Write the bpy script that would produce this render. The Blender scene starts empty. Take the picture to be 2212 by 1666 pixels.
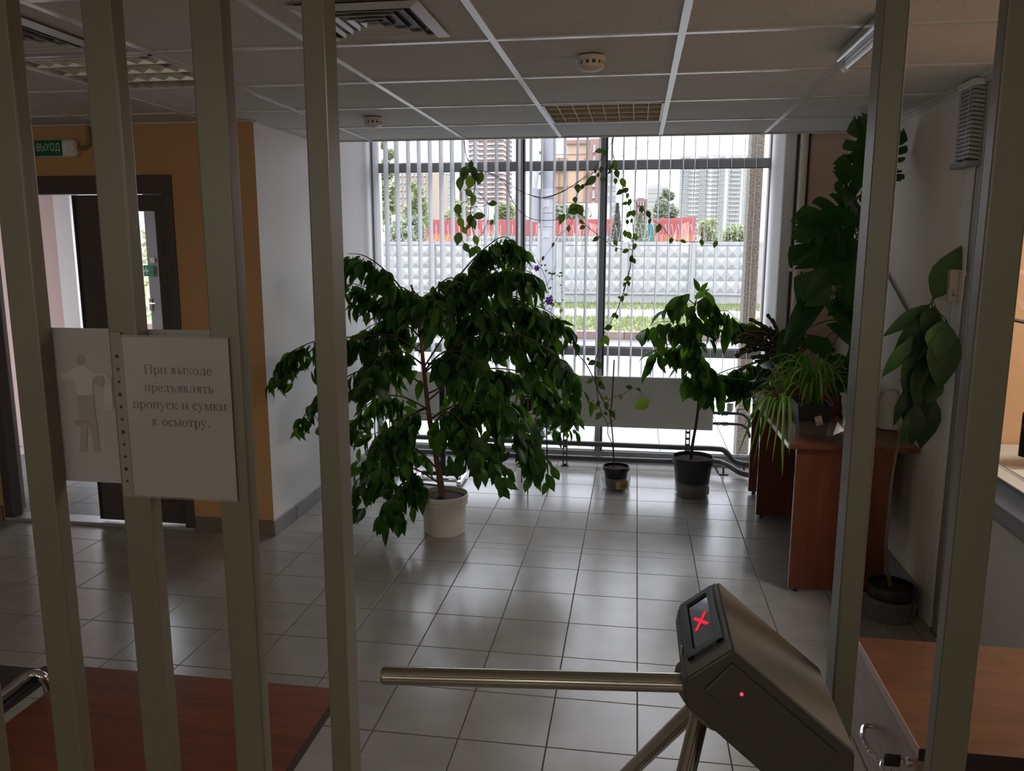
import bpy, bmesh, math, random
from mathutils import Vector, Matrix

# ------------------------------------------------------------------ camera
CAMZ = 1.66706
F, YAW, PITCH, ROLL = 1728.05, 0.152532, 0.171867, 0.001443
W, H = 2212, 1666
cy, sy = math.cos(YAW), math.sin(YAW)
_r = Vector((cy, sy, 0)); _f = Vector((-sy, cy, 0)); _u = Vector((0, 0, 1))
_cp, _sp = math.cos(PITCH), math.sin(PITCH)
_f2 = _cp * _f - _sp * _u
_u2 = _cp * _u + _sp * _f
_cr, _sr = math.cos(ROLL), math.sin(ROLL)
R3 = _cr * _r + _sr * _u2
U3 = _cr * _u2 - _sr * _r
CAM = Vector((0, 0, CAMZ))
SC = bpy.context.scene
COL = SC.collection
cam = bpy.data.cameras.new('camera')
cam.sensor_width = 36
cam.lens = F / W * 36
cam.clip_start = 0.02
cam.clip_end = 3000
camo = bpy.data.objects.new('camera', cam)
COL.objects.link(camo)
camo.matrix_world = Matrix(((R3.x, U3.x, -_f2.x, 0), (R3.y, U3.y, -_f2.y, 0), (R3.z, U3.z, -_f2.z, CAMZ), (0, 0, 0, 1)))
SC.camera = camo

# ------------------------------------------------------------------ sky, lights, exposure
SKY = 0.56
HALL_FILL = 5.0
SC.view_settings.view_transform = 'Standard'
SC.view_settings.look = 'None'
SC.view_settings.exposure = 2.15
SC.view_settings.gamma = 1.0
SC.view_settings.use_curve_mapping = False
wd = bpy.data.worlds.new('overcast_sky')
SC.world = wd
wd.use_nodes = True
wn = wd.node_tree
wn.nodes.clear()
_tc = wn.nodes.new('ShaderNodeTexCoord')
_sx = wn.nodes.new('ShaderNodeSeparateXYZ')
wn.links.new(_tc.outputs['Generated'], _sx.inputs[0])
_mx = wn.nodes.new('ShaderNodeMath'); _mx.operation = 'MAXIMUM'; _mx.inputs[1].default_value = 0.0
wn.links.new(_sx.outputs['Z'], _mx.inputs[0])
_ma = wn.nodes.new('ShaderNodeMath'); _ma.operation = 'MULTIPLY_ADD'      # CIE overcast: horizon 1, zenith 3
_ma.inputs[1].default_value = 2.0 * SKY; _ma.inputs[2].default_value = 1.0 * SKY
wn.links.new(_mx.outputs[0], _ma.inputs[0])
_bg = wn.nodes.new('ShaderNodeBackground')
_bg.inputs['Color'].default_value = (0.86, 0.90, 1.0, 1)
wn.links.new(_ma.outputs[0], _bg.inputs['Strength'])
_wo = wn.nodes.new('ShaderNodeOutputWorld')
wn.links.new(_bg.outputs[0], _wo.inputs[0])

def area(name, loc, size, power, color=(1, 1, 1), rot=(0, 0, 0), portal=False):
    l = bpy.data.lights.new(name, 'AREA')
    l.shape = 'RECTANGLE'; l.size, l.size_y = size
    l.energy = power; l.color = color
    if portal:
        l.cycles.is_portal = True
    o = bpy.data.objects.new(name, l)
    COL.objects.link(o)
    o.location = loc; o.rotation_euler = rot
    return o
area('window_portal', (-0.55, 6.24, 1.38), (3.0, 2.8), 1, rot=(-math.pi / 2, 0, 0), portal=True)
for _n, _x, _y in (('hall_fill_light', -3.0, -3.6), ('hall_fill_light', -1.0, -4.2), ('hall_fill_light', 1.0, -3.8)):      # unseen fill lights added behind the camera to lift the room
    _l = bpy.data.lights.new(_n, 'POINT'); _l.energy = HALL_FILL; _l.color = (1.0, 0.93, 0.80); _l.shadow_soft_size = 0.3
    _o = bpy.data.objects.new(_n, _l); COL.objects.link(_o); _o.location = (_x, _y, 1.85)

# ------------------------------------------------------------------ pixel -> point at a depth (a ray through the lens met with a plane)
def ray(px, py):
    return R3 * ((px - W / 2) / F) - U3 * ((py - H / 2) / F) + _f2
def at(px, py, Y):
    d = ray(px, py); return CAM + d * (Y / d.y)
def atz(px, py, z):
    d = ray(px, py); return CAM + d * ((z - CAMZ) / d.z)
def atx(px, py, X):
    d = ray(px, py); return CAM + d * (X / d.x)

# ------------------------------------------------------------------ materials
MATS = {}
def nodes_of(name):
    m = bpy.data.materials.new(name); m.use_nodes = True
    nt = m.node_tree; nt.nodes.clear()
    out = nt.nodes.new('ShaderNodeOutputMaterial')
    return m, nt, out
def princ(nt, col, rough, metal=0.0, spec=0.5):
    b = nt.nodes.new('ShaderNodeBsdfPrincipled')
    b.inputs['Base Color'].default_value = (*col, 1)
    b.inputs['Roughness'].default_value = rough
    b.inputs['Metallic'].default_value = metal
    b.inputs['Specular IOR Level'].default_value = spec
    return b
def noise(nt, scale, detail=4, stretch=None, coord='Object', rough=0.55):
    tc = nt.nodes.new('ShaderNodeTexCoord')
    n = nt.nodes.new('ShaderNodeTexNoise')
    n.inputs['Scale'].default_value = scale; n.inputs['Detail'].default_value = detail
    n.inputs['Roughness'].default_value = rough
    if stretch:
        mp = nt.nodes.new('ShaderNodeMapping'); mp.inputs['Scale'].default_value = stretch
        nt.links.new(tc.outputs[coord], mp.inputs[0]); nt.links.new(mp.outputs[0], n.inputs['Vector'])
    else:
        nt.links.new(tc.outputs[coord], n.inputs['Vector'])
    return n
def ramp(nt, src, stops):
    r = nt.nodes.new('ShaderNodeValToRGB')
    el = r.color_ramp.elements
    while len(el) < len(stops): el.new(0.5)
    for e, (p, c) in zip(el, stops):
        e.position = p; e.color = (*c, 1)
    nt.links.new(src, r.inputs[0])
    return r
def M(name, col, rough=0.5, metal=0.0, var=0.0, scale=12.0, bump=0.0, bscale=60.0, spec=0.5, stretch=None, trans=0.0, rand=0.0):
    if name in MATS: return MATS[name]
    m, nt, out = nodes_of(name)
    b = princ(nt, col, rough, metal, spec)
    src = None
    if var:
        n = noise(nt, scale, stretch=stretch)
        r = ramp(nt, n.outputs[0], [(0.3, [c * (1 - var) for c in col]), (0.7, [min(1, c * (1 + var)) for c in col])])
        src = r.outputs[0]
    if rand:
        oi = nt.nodes.new('ShaderNodeObjectInfo')
        r2 = ramp(nt, oi.outputs['Random'], [(0, [1 - rand] * 3), (1, [1 + rand] * 3)])
        mm = nt.nodes.new('ShaderNodeMix'); mm.data_type = 'RGBA'; mm.blend_type = 'MULTIPLY'; mm.inputs[0].default_value = 1
        if src: nt.links.new(src, mm.inputs[6])
        else: mm.inputs[6].default_value = (*col, 1)
        nt.links.new(r2.outputs[0], mm.inputs[7]); src = mm.outputs[2]
    if src: nt.links.new(src, b.inputs['Base Color'])
    if bump:
        n2 = noise(nt, bscale)
        bp = nt.nodes.new('ShaderNodeBump'); bp.inputs['Strength'].default_value = bump; bp.inputs['Distance'].default_value = 0.01
        nt.links.new(n2.outputs[0], bp.inputs['Height']); nt.links.new(bp.outputs[0], b.inputs['Normal'])
    last = b.outputs[0]
    if trans:
        t = nt.nodes.new('ShaderNodeBsdfTranslucent'); t.inputs[0].default_value = (*col, 1)
        if src: nt.links.new(src, t.inputs[0])
        mx = nt.nodes.new('ShaderNodeMixShader'); mx.inputs[0].default_value = trans
        nt.links.new(last, mx.inputs[1]); nt.links.new(t.outputs[0], mx.inputs[2]); last = mx.outputs[0]
    nt.links.new(last, out.inputs[0])
    MATS[name] = m
    return m
def wood(name, c0, c1, stretch, scale=3.0, rough=0.35):
    if name in MATS: return MATS[name]
    m, nt, out = nodes_of(name)
    b = princ(nt, c0, rough)
    n = noise(nt, scale, 6, stretch)
    n3 = noise(nt, scale * 5, 3, stretch)
    r = ramp(nt, n.outputs[0], [(0.32, c0), (0.68, c1)])
    r3 = ramp(nt, n3.outputs[0], [(0.3, (0.82,) * 3), (0.6, (1.08,) * 3)])
    mm = nt.nodes.new('ShaderNodeMix'); mm.data_type = 'RGBA'; mm.blend_type = 'MULTIPLY'; mm.inputs[0].default_value = 1
    nt.links.new(r.outputs[0], mm.inputs[6]); nt.links.new(r3.outputs[0], mm.inputs[7])
    nt.links.new(mm.outputs[2], b.inputs['Base Color'])
    nt.links.new(b.outputs[0], out.inputs[0])
    MATS[name] = m
    return m
def glassy(name, tint=(1, 1, 1), gloss=0.07, rough=0.0, haze=0.0, hazecol=(0.8, 0.8, 0.8)):
    if name in MATS: return MATS[name]
    m, nt, out = nodes_of(name)
    t = nt.nodes.new('ShaderNodeBsdfTransparent'); t.inputs[0].default_value = (*tint, 1)
    g = nt.nodes.new('ShaderNodeBsdfGlossy'); g.inputs['Roughness'].default_value = rough
    mx = nt.nodes.new('ShaderNodeMixShader')
    lw = nt.nodes.new('ShaderNodeLayerWeight'); lw.inputs['Blend'].default_value = 0.5      # same on both faces of the pane
    pw = nt.nodes.new('ShaderNodeMath'); pw.operation = 'POWER'; pw.inputs[1].default_value = 4.0
    nt.links.new(lw.outputs['Facing'], pw.inputs[0])
    ma = nt.nodes.new('ShaderNodeMath'); ma.operation = 'MULTIPLY_ADD'; ma.inputs[1].default_value = 0.6; ma.inputs[2].default_value = gloss * 0.4
    nt.links.new(pw.outputs[0], ma.inputs[0]); nt.links.new(ma.outputs[0], mx.inputs[0])
    nt.links.new(t.outputs[0], mx.inputs[1]); nt.links.new(g.outputs[0], mx.inputs[2])
    last = mx.outputs[0]
    if haze:
        d = nt.nodes.new('ShaderNodeBsdfDiffuse'); d.inputs[0].default_value = (*hazecol, 1)
        m2 = nt.nodes.new('ShaderNodeMixShader'); m2.inputs[0].default_value = haze
        nt.links.new(last, m2.inputs[1]); nt.links.new(d.outputs[0], m2.inputs[2]); last = m2.outputs[0]
    nt.links.new(last, out.inputs[0])
    MATS[name] = m
    return m
def leafmat(name, dark, light, trans=0.35, rough=0.4, tcol=None):
    """per-leaf colour from the object's or the island's own random number; thin leaves let light through"""
    if name in MATS: return MATS[name]
    m, nt, out = nodes_of(name)
    oi = nt.nodes.new('ShaderNodeObjectInfo'); ge = nt.nodes.new('ShaderNodeNewGeometry')
    ad = nt.nodes.new('ShaderNodeMath'); ad.operation = 'ADD'
    nt.links.new(oi.outputs['Random'], ad.inputs[0]); nt.links.new(ge.outputs['Random Per Island'], ad.inputs[1])
    fr = nt.nodes.new('ShaderNodeMath'); fr.operation = 'FRACT'
    nt.links.new(ad.outputs[0], fr.inputs[0])
    r = ramp(nt, fr.outputs[0], [(0.0, dark), (0.75, [a * .6 + b * .4 for a, b in zip(dark, light)]), (1.0, light)])
    b = princ(nt, dark, rough, 0, 0.4)
    nt.links.new(r.outputs[0], b.inputs['Base Color'])
    t = nt.nodes.new('ShaderNodeBsdfTranslucent')
    g = nt.nodes.new('ShaderNodeMix'); g.data_type = 'RGBA'; g.blend_type = 'MULTIPLY'; g.inputs[0].default_value = 1
    g.inputs[7].default_value = (*(tcol or (1.6, 1.5, 0.6)), 1)
    nt.links.new(r.outputs[0], g.inputs[6]); nt.links.new(g.outputs[2], t.inputs[0])
    mx = nt.nodes.new('ShaderNodeMixShader'); mx.inputs[0].default_value = trans
    nt.links.new(b.outputs[0], mx.inputs[1]); nt.links.new(t.outputs[0], mx.inputs[2])
    nt.links.new(mx.outputs[0], out.inputs[0])
    MATS[name] = m
    return m
def emit(name, col, s):
    if name in MATS: return MATS[name]
    m, nt, out = nodes_of(name)
    e = nt.nodes.new('ShaderNodeEmission'); e.inputs[0].default_value = (*col, 1); e.inputs[1].default_value = s
    nt.links.new(e.outputs[0], out.inputs[0])
    MATS[name] = m
    return m

# ------------------------------------------------------------------ mesh building
ORG = {}
def tag(o, label=None, cat=None, group=None, kind=None):
    if label: o['label'] = label
    if cat: o['category'] = cat
    if group: o['group'] = group
    if kind: o['kind'] = kind
    return o
def thing(name, label, cat, loc, group=None, kind=None):
    o = bpy.data.objects.new(name, None)
    COL.objects.link(o); o.location = loc; o.empty_display_size = 0.1
    ORG[o.name] = Vector(loc)
    return tag(o, label, cat, group, kind)
class MB:
    def __init__(s): s.v = []; s.f = []
    def add(s, vs, fs):
        k = len(s.v); s.v += [Vector(p) for p in vs]; s.f += [tuple(i + k for i in q) for q in fs]; return s
    def box(s, x0, x1, y0, y1, z0, z1):
        x0, x1 = min(x0, x1), max(x0, x1); y0, y1 = min(y0, y1), max(y0, y1); z0, z1 = min(z0, z1), max(z0, z1)
        return s.add([(x0, y0, z0), (x1, y0, z0), (x1, y1, z0), (x0, y1, z0), (x0, y0, z1), (x1, y0, z1), (x1, y1, z1), (x0, y1, z1)],
                     [(0, 3, 2, 1), (4, 5, 6, 7), (0, 1, 5, 4), (1, 2, 6, 5), (2, 3, 7, 6), (3, 0, 4, 7)])
    def obox(s, c, ax, ay, az):
        c, ax, ay, az = Vector(c), Vector(ax), Vector(ay), Vector(az)
        p = [c + a * ax + b * ay + g * az for g in (-1, 1) for a, b in ((-1, -1), (1, -1), (1, 1), (-1, 1))]
        return s.add(p, [(0, 3, 2, 1), (4, 5, 6, 7), (0, 1, 5, 4), (1, 2, 6, 5), (2, 3, 7, 6), (3, 0, 4, 7)])
    def prism(s, poly, axis, a, b):
        n = len(poly)
        def P(q, t):
            return (t, q[0], q[1]) if axis == 'x' else ((q[0], t, q[1]) if axis == 'y' else (q[0], q[1], t))
        vs = [P(q, a) for q in poly] + [P(q, b) for q in poly]
        return s.add(vs, [tuple(range(n - 1, -1, -1)), tuple(range(n, 2 * n))] + [(i, (i + 1) % n, n + (i + 1) % n, n + i) for i in range(n)])
    def tube(s, pts, r, n=8, cap=True):
        pts = [Vector(p) for p in pts]
        rs = r if isinstance(r, (list, tuple)) else [r] * len(pts)
        k0 = len(s.v); up = None
        for i, p in enumerate(pts):
            d = (pts[min(i + 1, len(pts) - 1)] - pts[max(i - 1, 0)])
            d = d.normalized() if d.length > 1e-9 else Vector((0, 0, 1))
            if up is None: up = Vector((0, 0, 1)) if abs(d.z) < 0.9 else Vector((0, 1, 0))
            a = d.cross(up)
            if a.length < 1e-4: a = d.cross(Vector((1, 0.3, 0.2)))
            a.normalize(); b = a.cross(d).normalized(); up = b
            for j in range(n):
                t = 2 * math.pi * j / n
                s.v.append(p + rs[i] * (math.cos(t) * a + math.sin(t) * b))
        for i in range(len(pts) - 1):
            for j in range(n):
                q = k0 + i * n
                s.f.append((q + j, q + (j + 1) % n, q + n + (j + 1) % n, q + n + j))
        if cap:
            s.f.append(tuple(k0 + j for j in range(n - 1, -1, -1)))
            q = k0 + (len(pts) - 1) * n
            s.f.append(tuple(q + j for j in range(n)))
        return s
    def lathe(s, prof, c, n=24, axis=None, cap0=True, cap1=True):
        c = Vector(c); k0 = len(s.v)
        if axis is None: A, B, Z = Vector((1, 0, 0)), Vector((0, 1, 0)), Vector((0, 0, 1))
        else:
            Z = Vector(axis).normalized(); A = Z.orthogonal().normalized(); B = Z.cross(A)
        for r, z in prof:
            for j in range(n):
                t = 2 * math.pi * j / n
                s.v.append(c + r * (math.cos(t) * A + math.sin(t) * B) + z * Z)
        for i in range(len(prof) - 1):
            for j in range(n):
                q = k0 + i * n
                s.f.append((q + j, q + (j + 1) % n, q + n + (j + 1) % n, q + n + j))
        if cap0: s.f.append(tuple(k0 + j for j in range(n - 1, -1, -1)))
        if cap1:
            q = k0 + (len(prof) - 1) * n; s.f.append(tuple(q + j for j in range(n)))
        return s
    def blob(s, c, r, nu=12, nv=8):
        c = Vector(c)
        prof = [(math.sin(math.pi * (i + .02) / (nv + .04)), -math.cos(math.pi * (i + .02) / (nv + .04))) for i in range(nv + 1)]
        k0 = len(s.v)
        for a, z in prof:
            for j in range(nu):
                t = 2 * math.pi * j / nu
                s.v.append(c + Vector((r[0] * a * math.cos(t), r[1] * a * math.sin(t), r[2] * z)))
        for i in range(nv):
            for j in range(nu):
                q = k0 + i * nu
                s.f.append((q + j, q + (j + 1) % nu, q + nu + (j + 1) % nu, q + nu + j))
        return s
    def mesh(s, name, mat, org=Vector((0, 0, 0)), smooth=False, bevel=0.0, segs=2):
        me = bpy.data.meshes.new(name)
        me.from_pydata([tuple(v - org) for v in s.v], [], s.f)
        if bevel:
            bm = bmesh.new(); bm.from_mesh(me)
            es = [e for e in bm.edges if len(e.link_faces) == 2 and e.calc_face_angle(0) > 0.5]
            bmesh.ops.bevel(bm, geom=es, offset=bevel, segments=segs, affect='EDGES', profile=0.5, clamp_overlap=True)
            bm.to_mesh(me); bm.free()
        if smooth:
            me.polygons.foreach_set('use_smooth', [True] * len(me.polygons))
            me.set_sharp_from_angle(angle=math.radians(40))
        if mat: me.materials.append(mat)
        me.update()
        return me
    def build(s, name, mat, parent=None, smooth=False, bevel=0.0, segs=2, label=None, cat=None, group=None, kind=None):
        org = ORG[parent.name] if parent else Vector((0, 0, 0))
        if not parent:
            xs = [v.x for v in s.v]; ys = [v.y for v in s.v]; zs = [v.z for v in s.v]
            org = Vector(((min(xs) + max(xs)) / 2, (min(ys) + max(ys)) / 2, min(zs)))
        o = bpy.data.objects.new(name, s.mesh(name, mat, org, smooth, bevel, segs))
        COL.objects.link(o)
        if parent: o.parent = parent
        else: o.location = org
        ORG[o.name] = org
        return tag(o, label, cat, group, kind)
def inst(name, me, parent, mat4):
    o = bpy.data.objects.new(name, me); COL.objects.link(o); o.parent = parent
    o.matrix_basis = Matrix.Translation(-ORG[parent.name]) @ mat4
    ORG[o.name] = ORG[parent.name]
    return o
def bez(pts, n=6):
    """Catmull-Rom through the points"""
    pts = [Vector(p) for p in pts]; out = []
    for i in range(len(pts) - 1):
        p0, p1, p2, p3 = pts[max(i - 1, 0)], pts[i], pts[i + 1], pts[min(i + 2, len(pts) - 1)]
        for k in range(n):
            t = k / n
            out.append(0.5 * ((2 * p1) + (p2 - p0) * t + (2 * p0 - 5 * p1 + 4 * p2 - p3) * t * t + (3 * p1 - p0 - 3 * p2 + p3) * t ** 3))
    out.append(pts[-1])
    return out
def structure(o): o['kind'] = 'structure'; return o

# ------------------------------------------------------------------ shared materials
m_wall = M('white_paint', (0.82, 0.80, 0.78), 0.7, var=0.04, scale=2.0)
m_cream = M('cream_plaster', (0.78, 0.70, 0.60), 0.75, var=0.10, scale=2.2)
m_peach = M('peach_paint', (0.66, 0.48, 0.36), 0.75, var=0.05, scale=2)
m_orange = M('orange_paint', (0.56, 0.325, 0.15), 0.7, var=0.04, scale=2)
m_tile = M('floor_tile_glaze', (0.34, 0.32, 0.29), 0.22, var=0.10, scale=5.0, rand=0.05, bump=0.02, bscale=30, spec=0.75)
m_grout = M('dark_grout', (0.10, 0.09, 0.08), 0.8)
m_skirt = M('grey_skirting_tile', (0.27, 0.255, 0.24), 0.4, var=0.1, scale=9)
m_skirt_dark = M('brown_skirting_tile', (0.20, 0.16, 0.12), 0.5, var=0.1, scale=9)
m_alu = M('grey_aluminium', (0.24, 0.235, 0.235), 0.4, 0.2)
m_gasket = M('black_gasket', (0.02, 0.02, 0.022), 0.5)
m_alu_light = M('light_aluminium', (0.38, 0.38, 0.385), 0.4, 0.3)
m_brown = M('dark_brown_door_frame', (0.075, 0.062, 0.058), 0.45)
m_glass = glassy('clear_glass')
m_bar = M('olive_beige_paint', (0.165, 0.148, 0.098), 0.36, var=0.04, scale=5, spec=0.7)
m_white_metal = M('white_enamel', (0.72, 0.71, 0.68), 0.4)
m_pipe = M('grey_pipe_paint', (0.07, 0.07, 0.075), 0.35)
m_black = M('black_plastic', (0.018, 0.018, 0.02), 0.45)
m_black_gloss = M('black_gloss', (0.008, 0.008, 0.009), 0.06)
m_soil = M('potting_soil', (0.045, 0.026, 0.016), 0.95, var=0.5, scale=60, bump=0.6, bscale=90)
m_clear = glassy('clear_plastic_tub', (0.93, 0.95, 0.94), 0.2, 0.08, 0.16, (0.55, 0.55, 0.5))
m_steel = M('brushed_steel', (0.50, 0.46, 0.38), 0.22, 1.0)
m_chrome = M('chrome', (0.75, 0.75, 0.76), 0.08, 1.0)
m_bark = M('ficus_bark', (0.23, 0.115, 0.06), 0.8, var=0.3, scale=30, bump=0.3, bscale=40)
m_twig = M('brown_twig', (0.10, 0.055, 0.03), 0.8)
m_darktwig = M('dark_vine_stem', (0.05, 0.04, 0.03), 0.8)
m_white_plastic = M('white_plastic', (0.74, 0.72, 0.66), 0.4)
m_ficus = leafmat('ficus_leaf', (0.020, 0.062, 0.012), (0.085, 0.22, 0.026), 0.42, 0.34)
m_vine = leafmat('vine_leaf', (0.025, 0.050, 0.014), (0.10, 0.17, 0.03), 0.35, 0.45)
m_lime = leafmat('lime_leaf', (0.09, 0.16, 0.025), (0.22, 0.28, 0.05), 0.35, 0.5)
m_monstera = leafmat('monstera_leaf', (0.012, 0.050, 0.010), (0.03, 0.10, 0.015), 0.22, 0.32)
m_spider = leafmat('spider_leaf', (0.08, 0.20, 0.03), (0.22, 0.36, 0.07), 0.35, 0.4)
m_cactus = leafmat('cactus_segment', (0.018, 0.032, 0.016), (0.04, 0.06, 0.025), 0.1, 0.4)
m_avocado = leafmat('avocado_leaf', (0.012, 0.034, 0.010), (0.05, 0.12, 0.02), 0.25, 0.4)
m_wood_red = wood('red_brown_laminate', (0.135, 0.038, 0.02), (0.21, 0.062, 0.03), (1, 1, 0.10), 10)
m_wood_table = wood('cherry_laminate_table', (0.145, 0.038, 0.02), (0.25, 0.075, 0.033), (0.45, 5, 5), 3.2, 0.3)
m_wood_desk = wood('walnut_laminate_desk', (0.125, 0.045, 0.018), (0.19, 0.075, 0.03), (1.2, 4, 4), 2.6, 0.3)
m_wood_side = wood('pale_brown_laminate', (0.30, 0.20, 0.16), (0.36, 0.25, 0.20), (4, 1.0, 4), 3, 0.35)
m_edge_dark = M('dark_edge_banding', (0.035, 0.014, 0.012), 0.5)

# ================================================================== THE SETTING
WIN = 6.14           # room face of the window frame
XL, XR = -2.05, 1.33 # white wall, right wall
YX = 4.2             # exit wall
CZ = 2.324           # ceiling grid
# ---- floor of square tiles
fl = structure(MB().box(-4.9, 3.2, -6.0, 6.22, -0.08, -0.004).build('floor', m_grout))
def tile_mesh(name, mat, s, t, c):
    h = s / 2
    return MB().add([(-h, -h, 0), (h, -h, 0), (h, h, 0), (-h, h, 0), (-h, -h, t - c), (h, -h, t - c), (h, h, t - c), (-h, h, t - c),
                     (-h + c, -h + c, t), (h - c, -h + c, t), (h - c, h - c, t), (-h + c, h - c, t)],
                    [(0, 1, 5, 4), (1, 2, 6, 5), (2, 3, 7, 6), (3, 0, 4, 7), (4, 5, 9, 8), (5, 6, 10, 9), (6, 7, 11, 10), (7, 4, 8, 11), (8, 9, 10, 11)]).mesh(name, mat)
TP = 0.305
tm = tile_mesh('tile', m_tile, TP - 0.004, 0.006, 0.0012)
def lay(root, me, x0, x1, y0, y1, ox, oy, pitch, z, name='tile'):
    i = math.floor((x0 - ox) / pitch)
    while ox + i * pitch < x1 - 0.01:
        a, b = max(x0, ox + i * pitch), min(x1, ox + (i + 1) * pitch)
        j = math.floor((y0 - oy) / pitch)
        while oy + j * pitch < y1 - 0.01:
            c, d = max(y0, oy + j * pitch), min(y1, oy + (j + 1) * pitch)
            if b - a > 0.02 and d - c > 0.02:
                inst(name, me, root, Matrix.Translation(((a + b) / 2, (c + d) / 2, z)) @ Matrix.Diagonal(((b - a) / pitch, (d - c) / pitch, 1, 1)))
            j += 1
        i += 1
lay(fl, tm, XL, XR, YX, 6.14, 0.0471, 4.5803, TP, -0.006)
lay(fl, tm, -4.2, XR, 1.53, YX, 0.0471, 4.5803, TP, -0.006)
MB().box(-4.9, 3.2, -6.0, 1.526, -0.004, 0).build('plain_tiling', m_tile, fl)
# ---- walls
structure(MB().box(XL - 0.14, XL, YX, 6.4, 0, 2.9).build('wall_left', m_wall))
wx = thing('wall_exit', None, None, (-3, YX, 0), kind='structure')
DX0, DX1, DZ = -3.80, -2.545, 2.055
MB().box(-4.9, DX0, YX, YX + 0.14, 0, 2.5).build('orange_face', m_orange, wx)
MB().box(DX1, XL, YX - 0.001, YX + 0.0, 0, 2.5).box(DX1, XL - 0.141, YX, YX + 0.14, 0, 2.5).build('orange_face', m_orange, wx)
MB().box(DX0, DX1, YX, YX + 0.14, DZ, 2.5).build('orange_lintel', m_orange, wx)
structure(MB().box(XR, XR + 0.14, 3.66, 6.4, 0, 2.9).build('wall_right', m_cream))
pier = structure(MB().box(0.95, XR, 5.6, 6.4, 0, 2.9).build('wall_pier', m_peach))
MB().box(0.936, 0.95, 5.62, 6.14, 0, 2.85).build('white_reveal', m_wall, pier)
MB().box(0.936, 1.004, 5.588, 5.6, 0, 2.85).build('plaster_edge', m_wall, pier)
structure(MB().box(-5.0, -4.9, -6.1, 4.34, 0, 2.5).build('wall_hall_left', m_wall))
structure(MB().box(-5.0, 3.3, -6.1, -6.0, 0, 2.5).build('wall_hall_back', m_wall))
structure(MB().box(-5.0, 3.3, -6.1, 5.06, CZ + 0.085, CZ + 0.14).build('ceiling_slab', m_wall))
structure(MB().box(XL - 0.14, 1.5, 5.06, 6.4, 2.85, 2.93).build('ceiling_pocket', m_wall))
structure(MB().box(XL, XR, 5.045, 5.06, CZ - 0.004, 2.85).build('trim_1', m_white_metal))
# skirting
bl = thing('baseboard_left', None, None, (XL, 5, 0), kind='structure')
y = YX - 0.012
while y < 6.1:
    y2 = min(y + 0.3, 6.13)
    MB().box(XL, XL + 0.012, y, y2 - 0.003, 0, 0.092).build('skirting_tile', m_skirt, bl, bevel=0.002, segs=1); y += 0.3
be = thing('baseboard_exit', None, None, (-2.3, YX, 0), kind='structure')
for a, b in ((-2.535, -2.24), (-2.237, XL)):
    MB().box(a, b, YX - 0.013, YX - 0.001, 0, 0.092).build('skirting_tile', m_skirt_dark, be, bevel=0.002, segs=1)
for a, b in ((-4.6, -4.3), (-4.297, -4.0), (-3.997, -3.82)):
    MB().box(a, b, YX - 0.013, YX - 0.001, 0, 0.092).build('skirting_tile', m_skirt_dark, be, bevel=0.002, segs=1)
br = thing('baseboard_right', None, None, (XR, 4.5, 0), kind='structure')
y = 3.665
while y < 5.58:
    y2 = min(y + 0.3, 5.6)
    MB().box(XR - 0.012, XR, y, y2 - 0.003, 0, 0.125).build('skirting_tile', m_skirt, br, bevel=0.002, segs=1); y += 0.3

# ---- suspended ceiling
ce = thing('ceiling', None, None, (-1, 3, CZ), kind='structure')
CX, CYY, CM = -0.479, 2.702, 0.6
m_ctile = M('mineral_fibre_tile', (0.62, 0.605, 0.57), 0.9, var=0.03, scale=4, rand=0.03)
if True:   # pin holes
    nt = m_ctile.node_tree; b = [n for n in nt.nodes if n.type == 'BSDF_PRINCIPLED'][0]
    src = b.inputs['Base Color'].links[0].from_socket
    n = noise(nt, 55, 2, (1, 2.2, 1)); r = ramp(nt, n.outputs[0], [(0.30, (0.45,) * 3), (0.36, (1,) * 3)])
    mm = nt.nodes.new('ShaderNodeMix'); mm.data_type = 'RGBA'; mm.blend_type = 'MULTIPLY'; mm.inputs[0].default_value = 1
    nt.links.new(src, mm.inputs[6]); nt.links.new(r.outputs[0], mm.inputs[7]); nt.links.new(mm.outputs[2], b.inputs['Base Color'])
m_grid = M('glossy_white_grid', (0.70, 0.71, 0.72), 0.22, spec=0.8)
ctm = MB().box(-0.29, 0.29, -0.29, 0.29, 0, 0.012).mesh('ceiling_tile', m_ctile)
LAMPS = {(0, 2), (-3, 0)}
for i in range(-8, 4):
    for j in range(-3, 4):
        if (i, j) in LAMPS: continue
        a, b = max(CX + i * CM, -4.88), min(CX + (i + 1) * CM, XR)
        c, d = CYY + j * CM, min(CYY + (j + 1) * CM, 5.045)
        if b - a < 0.03: continue
        if (a + b) / 2 < XL and c >= YX: continue
        if (a + b) / 2 < XL: d = min(d, YX + 0.02)
        if d - c < 0.03: continue
        inst('ceiling_tile', ctm, ce, Matrix.Translation(((a + b) / 2, (c + d) / 2, CZ + 0.006)) @ Matrix.Diagonal(((b - a) / CM, (d - c) / CM, 1, 1)))
for i in range(-7, 4):
    x = CX + i * CM
    if x > XR - .02: continue
    MB().box(x - 0.012, x + 0.012, 0.9, YX if x < XL else 5.05, CZ, CZ + 0.006).build('grid_runner', m_grid, ce)
for j in range(-3, 5):
    y = CYY + j * CM
    if y > 5.0: continue
    MB().box(-4.88 if y < YX else XL, XR, y - 0.012, y + 0.012, CZ + 0.0005, CZ + 0.0062).build('grid_cross_bar', m_grid, ce)
MB().box(XR - 0.022, XR, 0.9, 5.05, CZ - 0.001, CZ + 0.006).box(XR - 0.004, XR, 0.9, 5.05, CZ - 0.02, CZ).build('edge_angle', m_ctile, ce)
MB().box(XL, XL + 0.02, YX, 5.05, CZ - 0.001, CZ + 0.006).build('edge_angle', m_ctile, ce)
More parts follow.
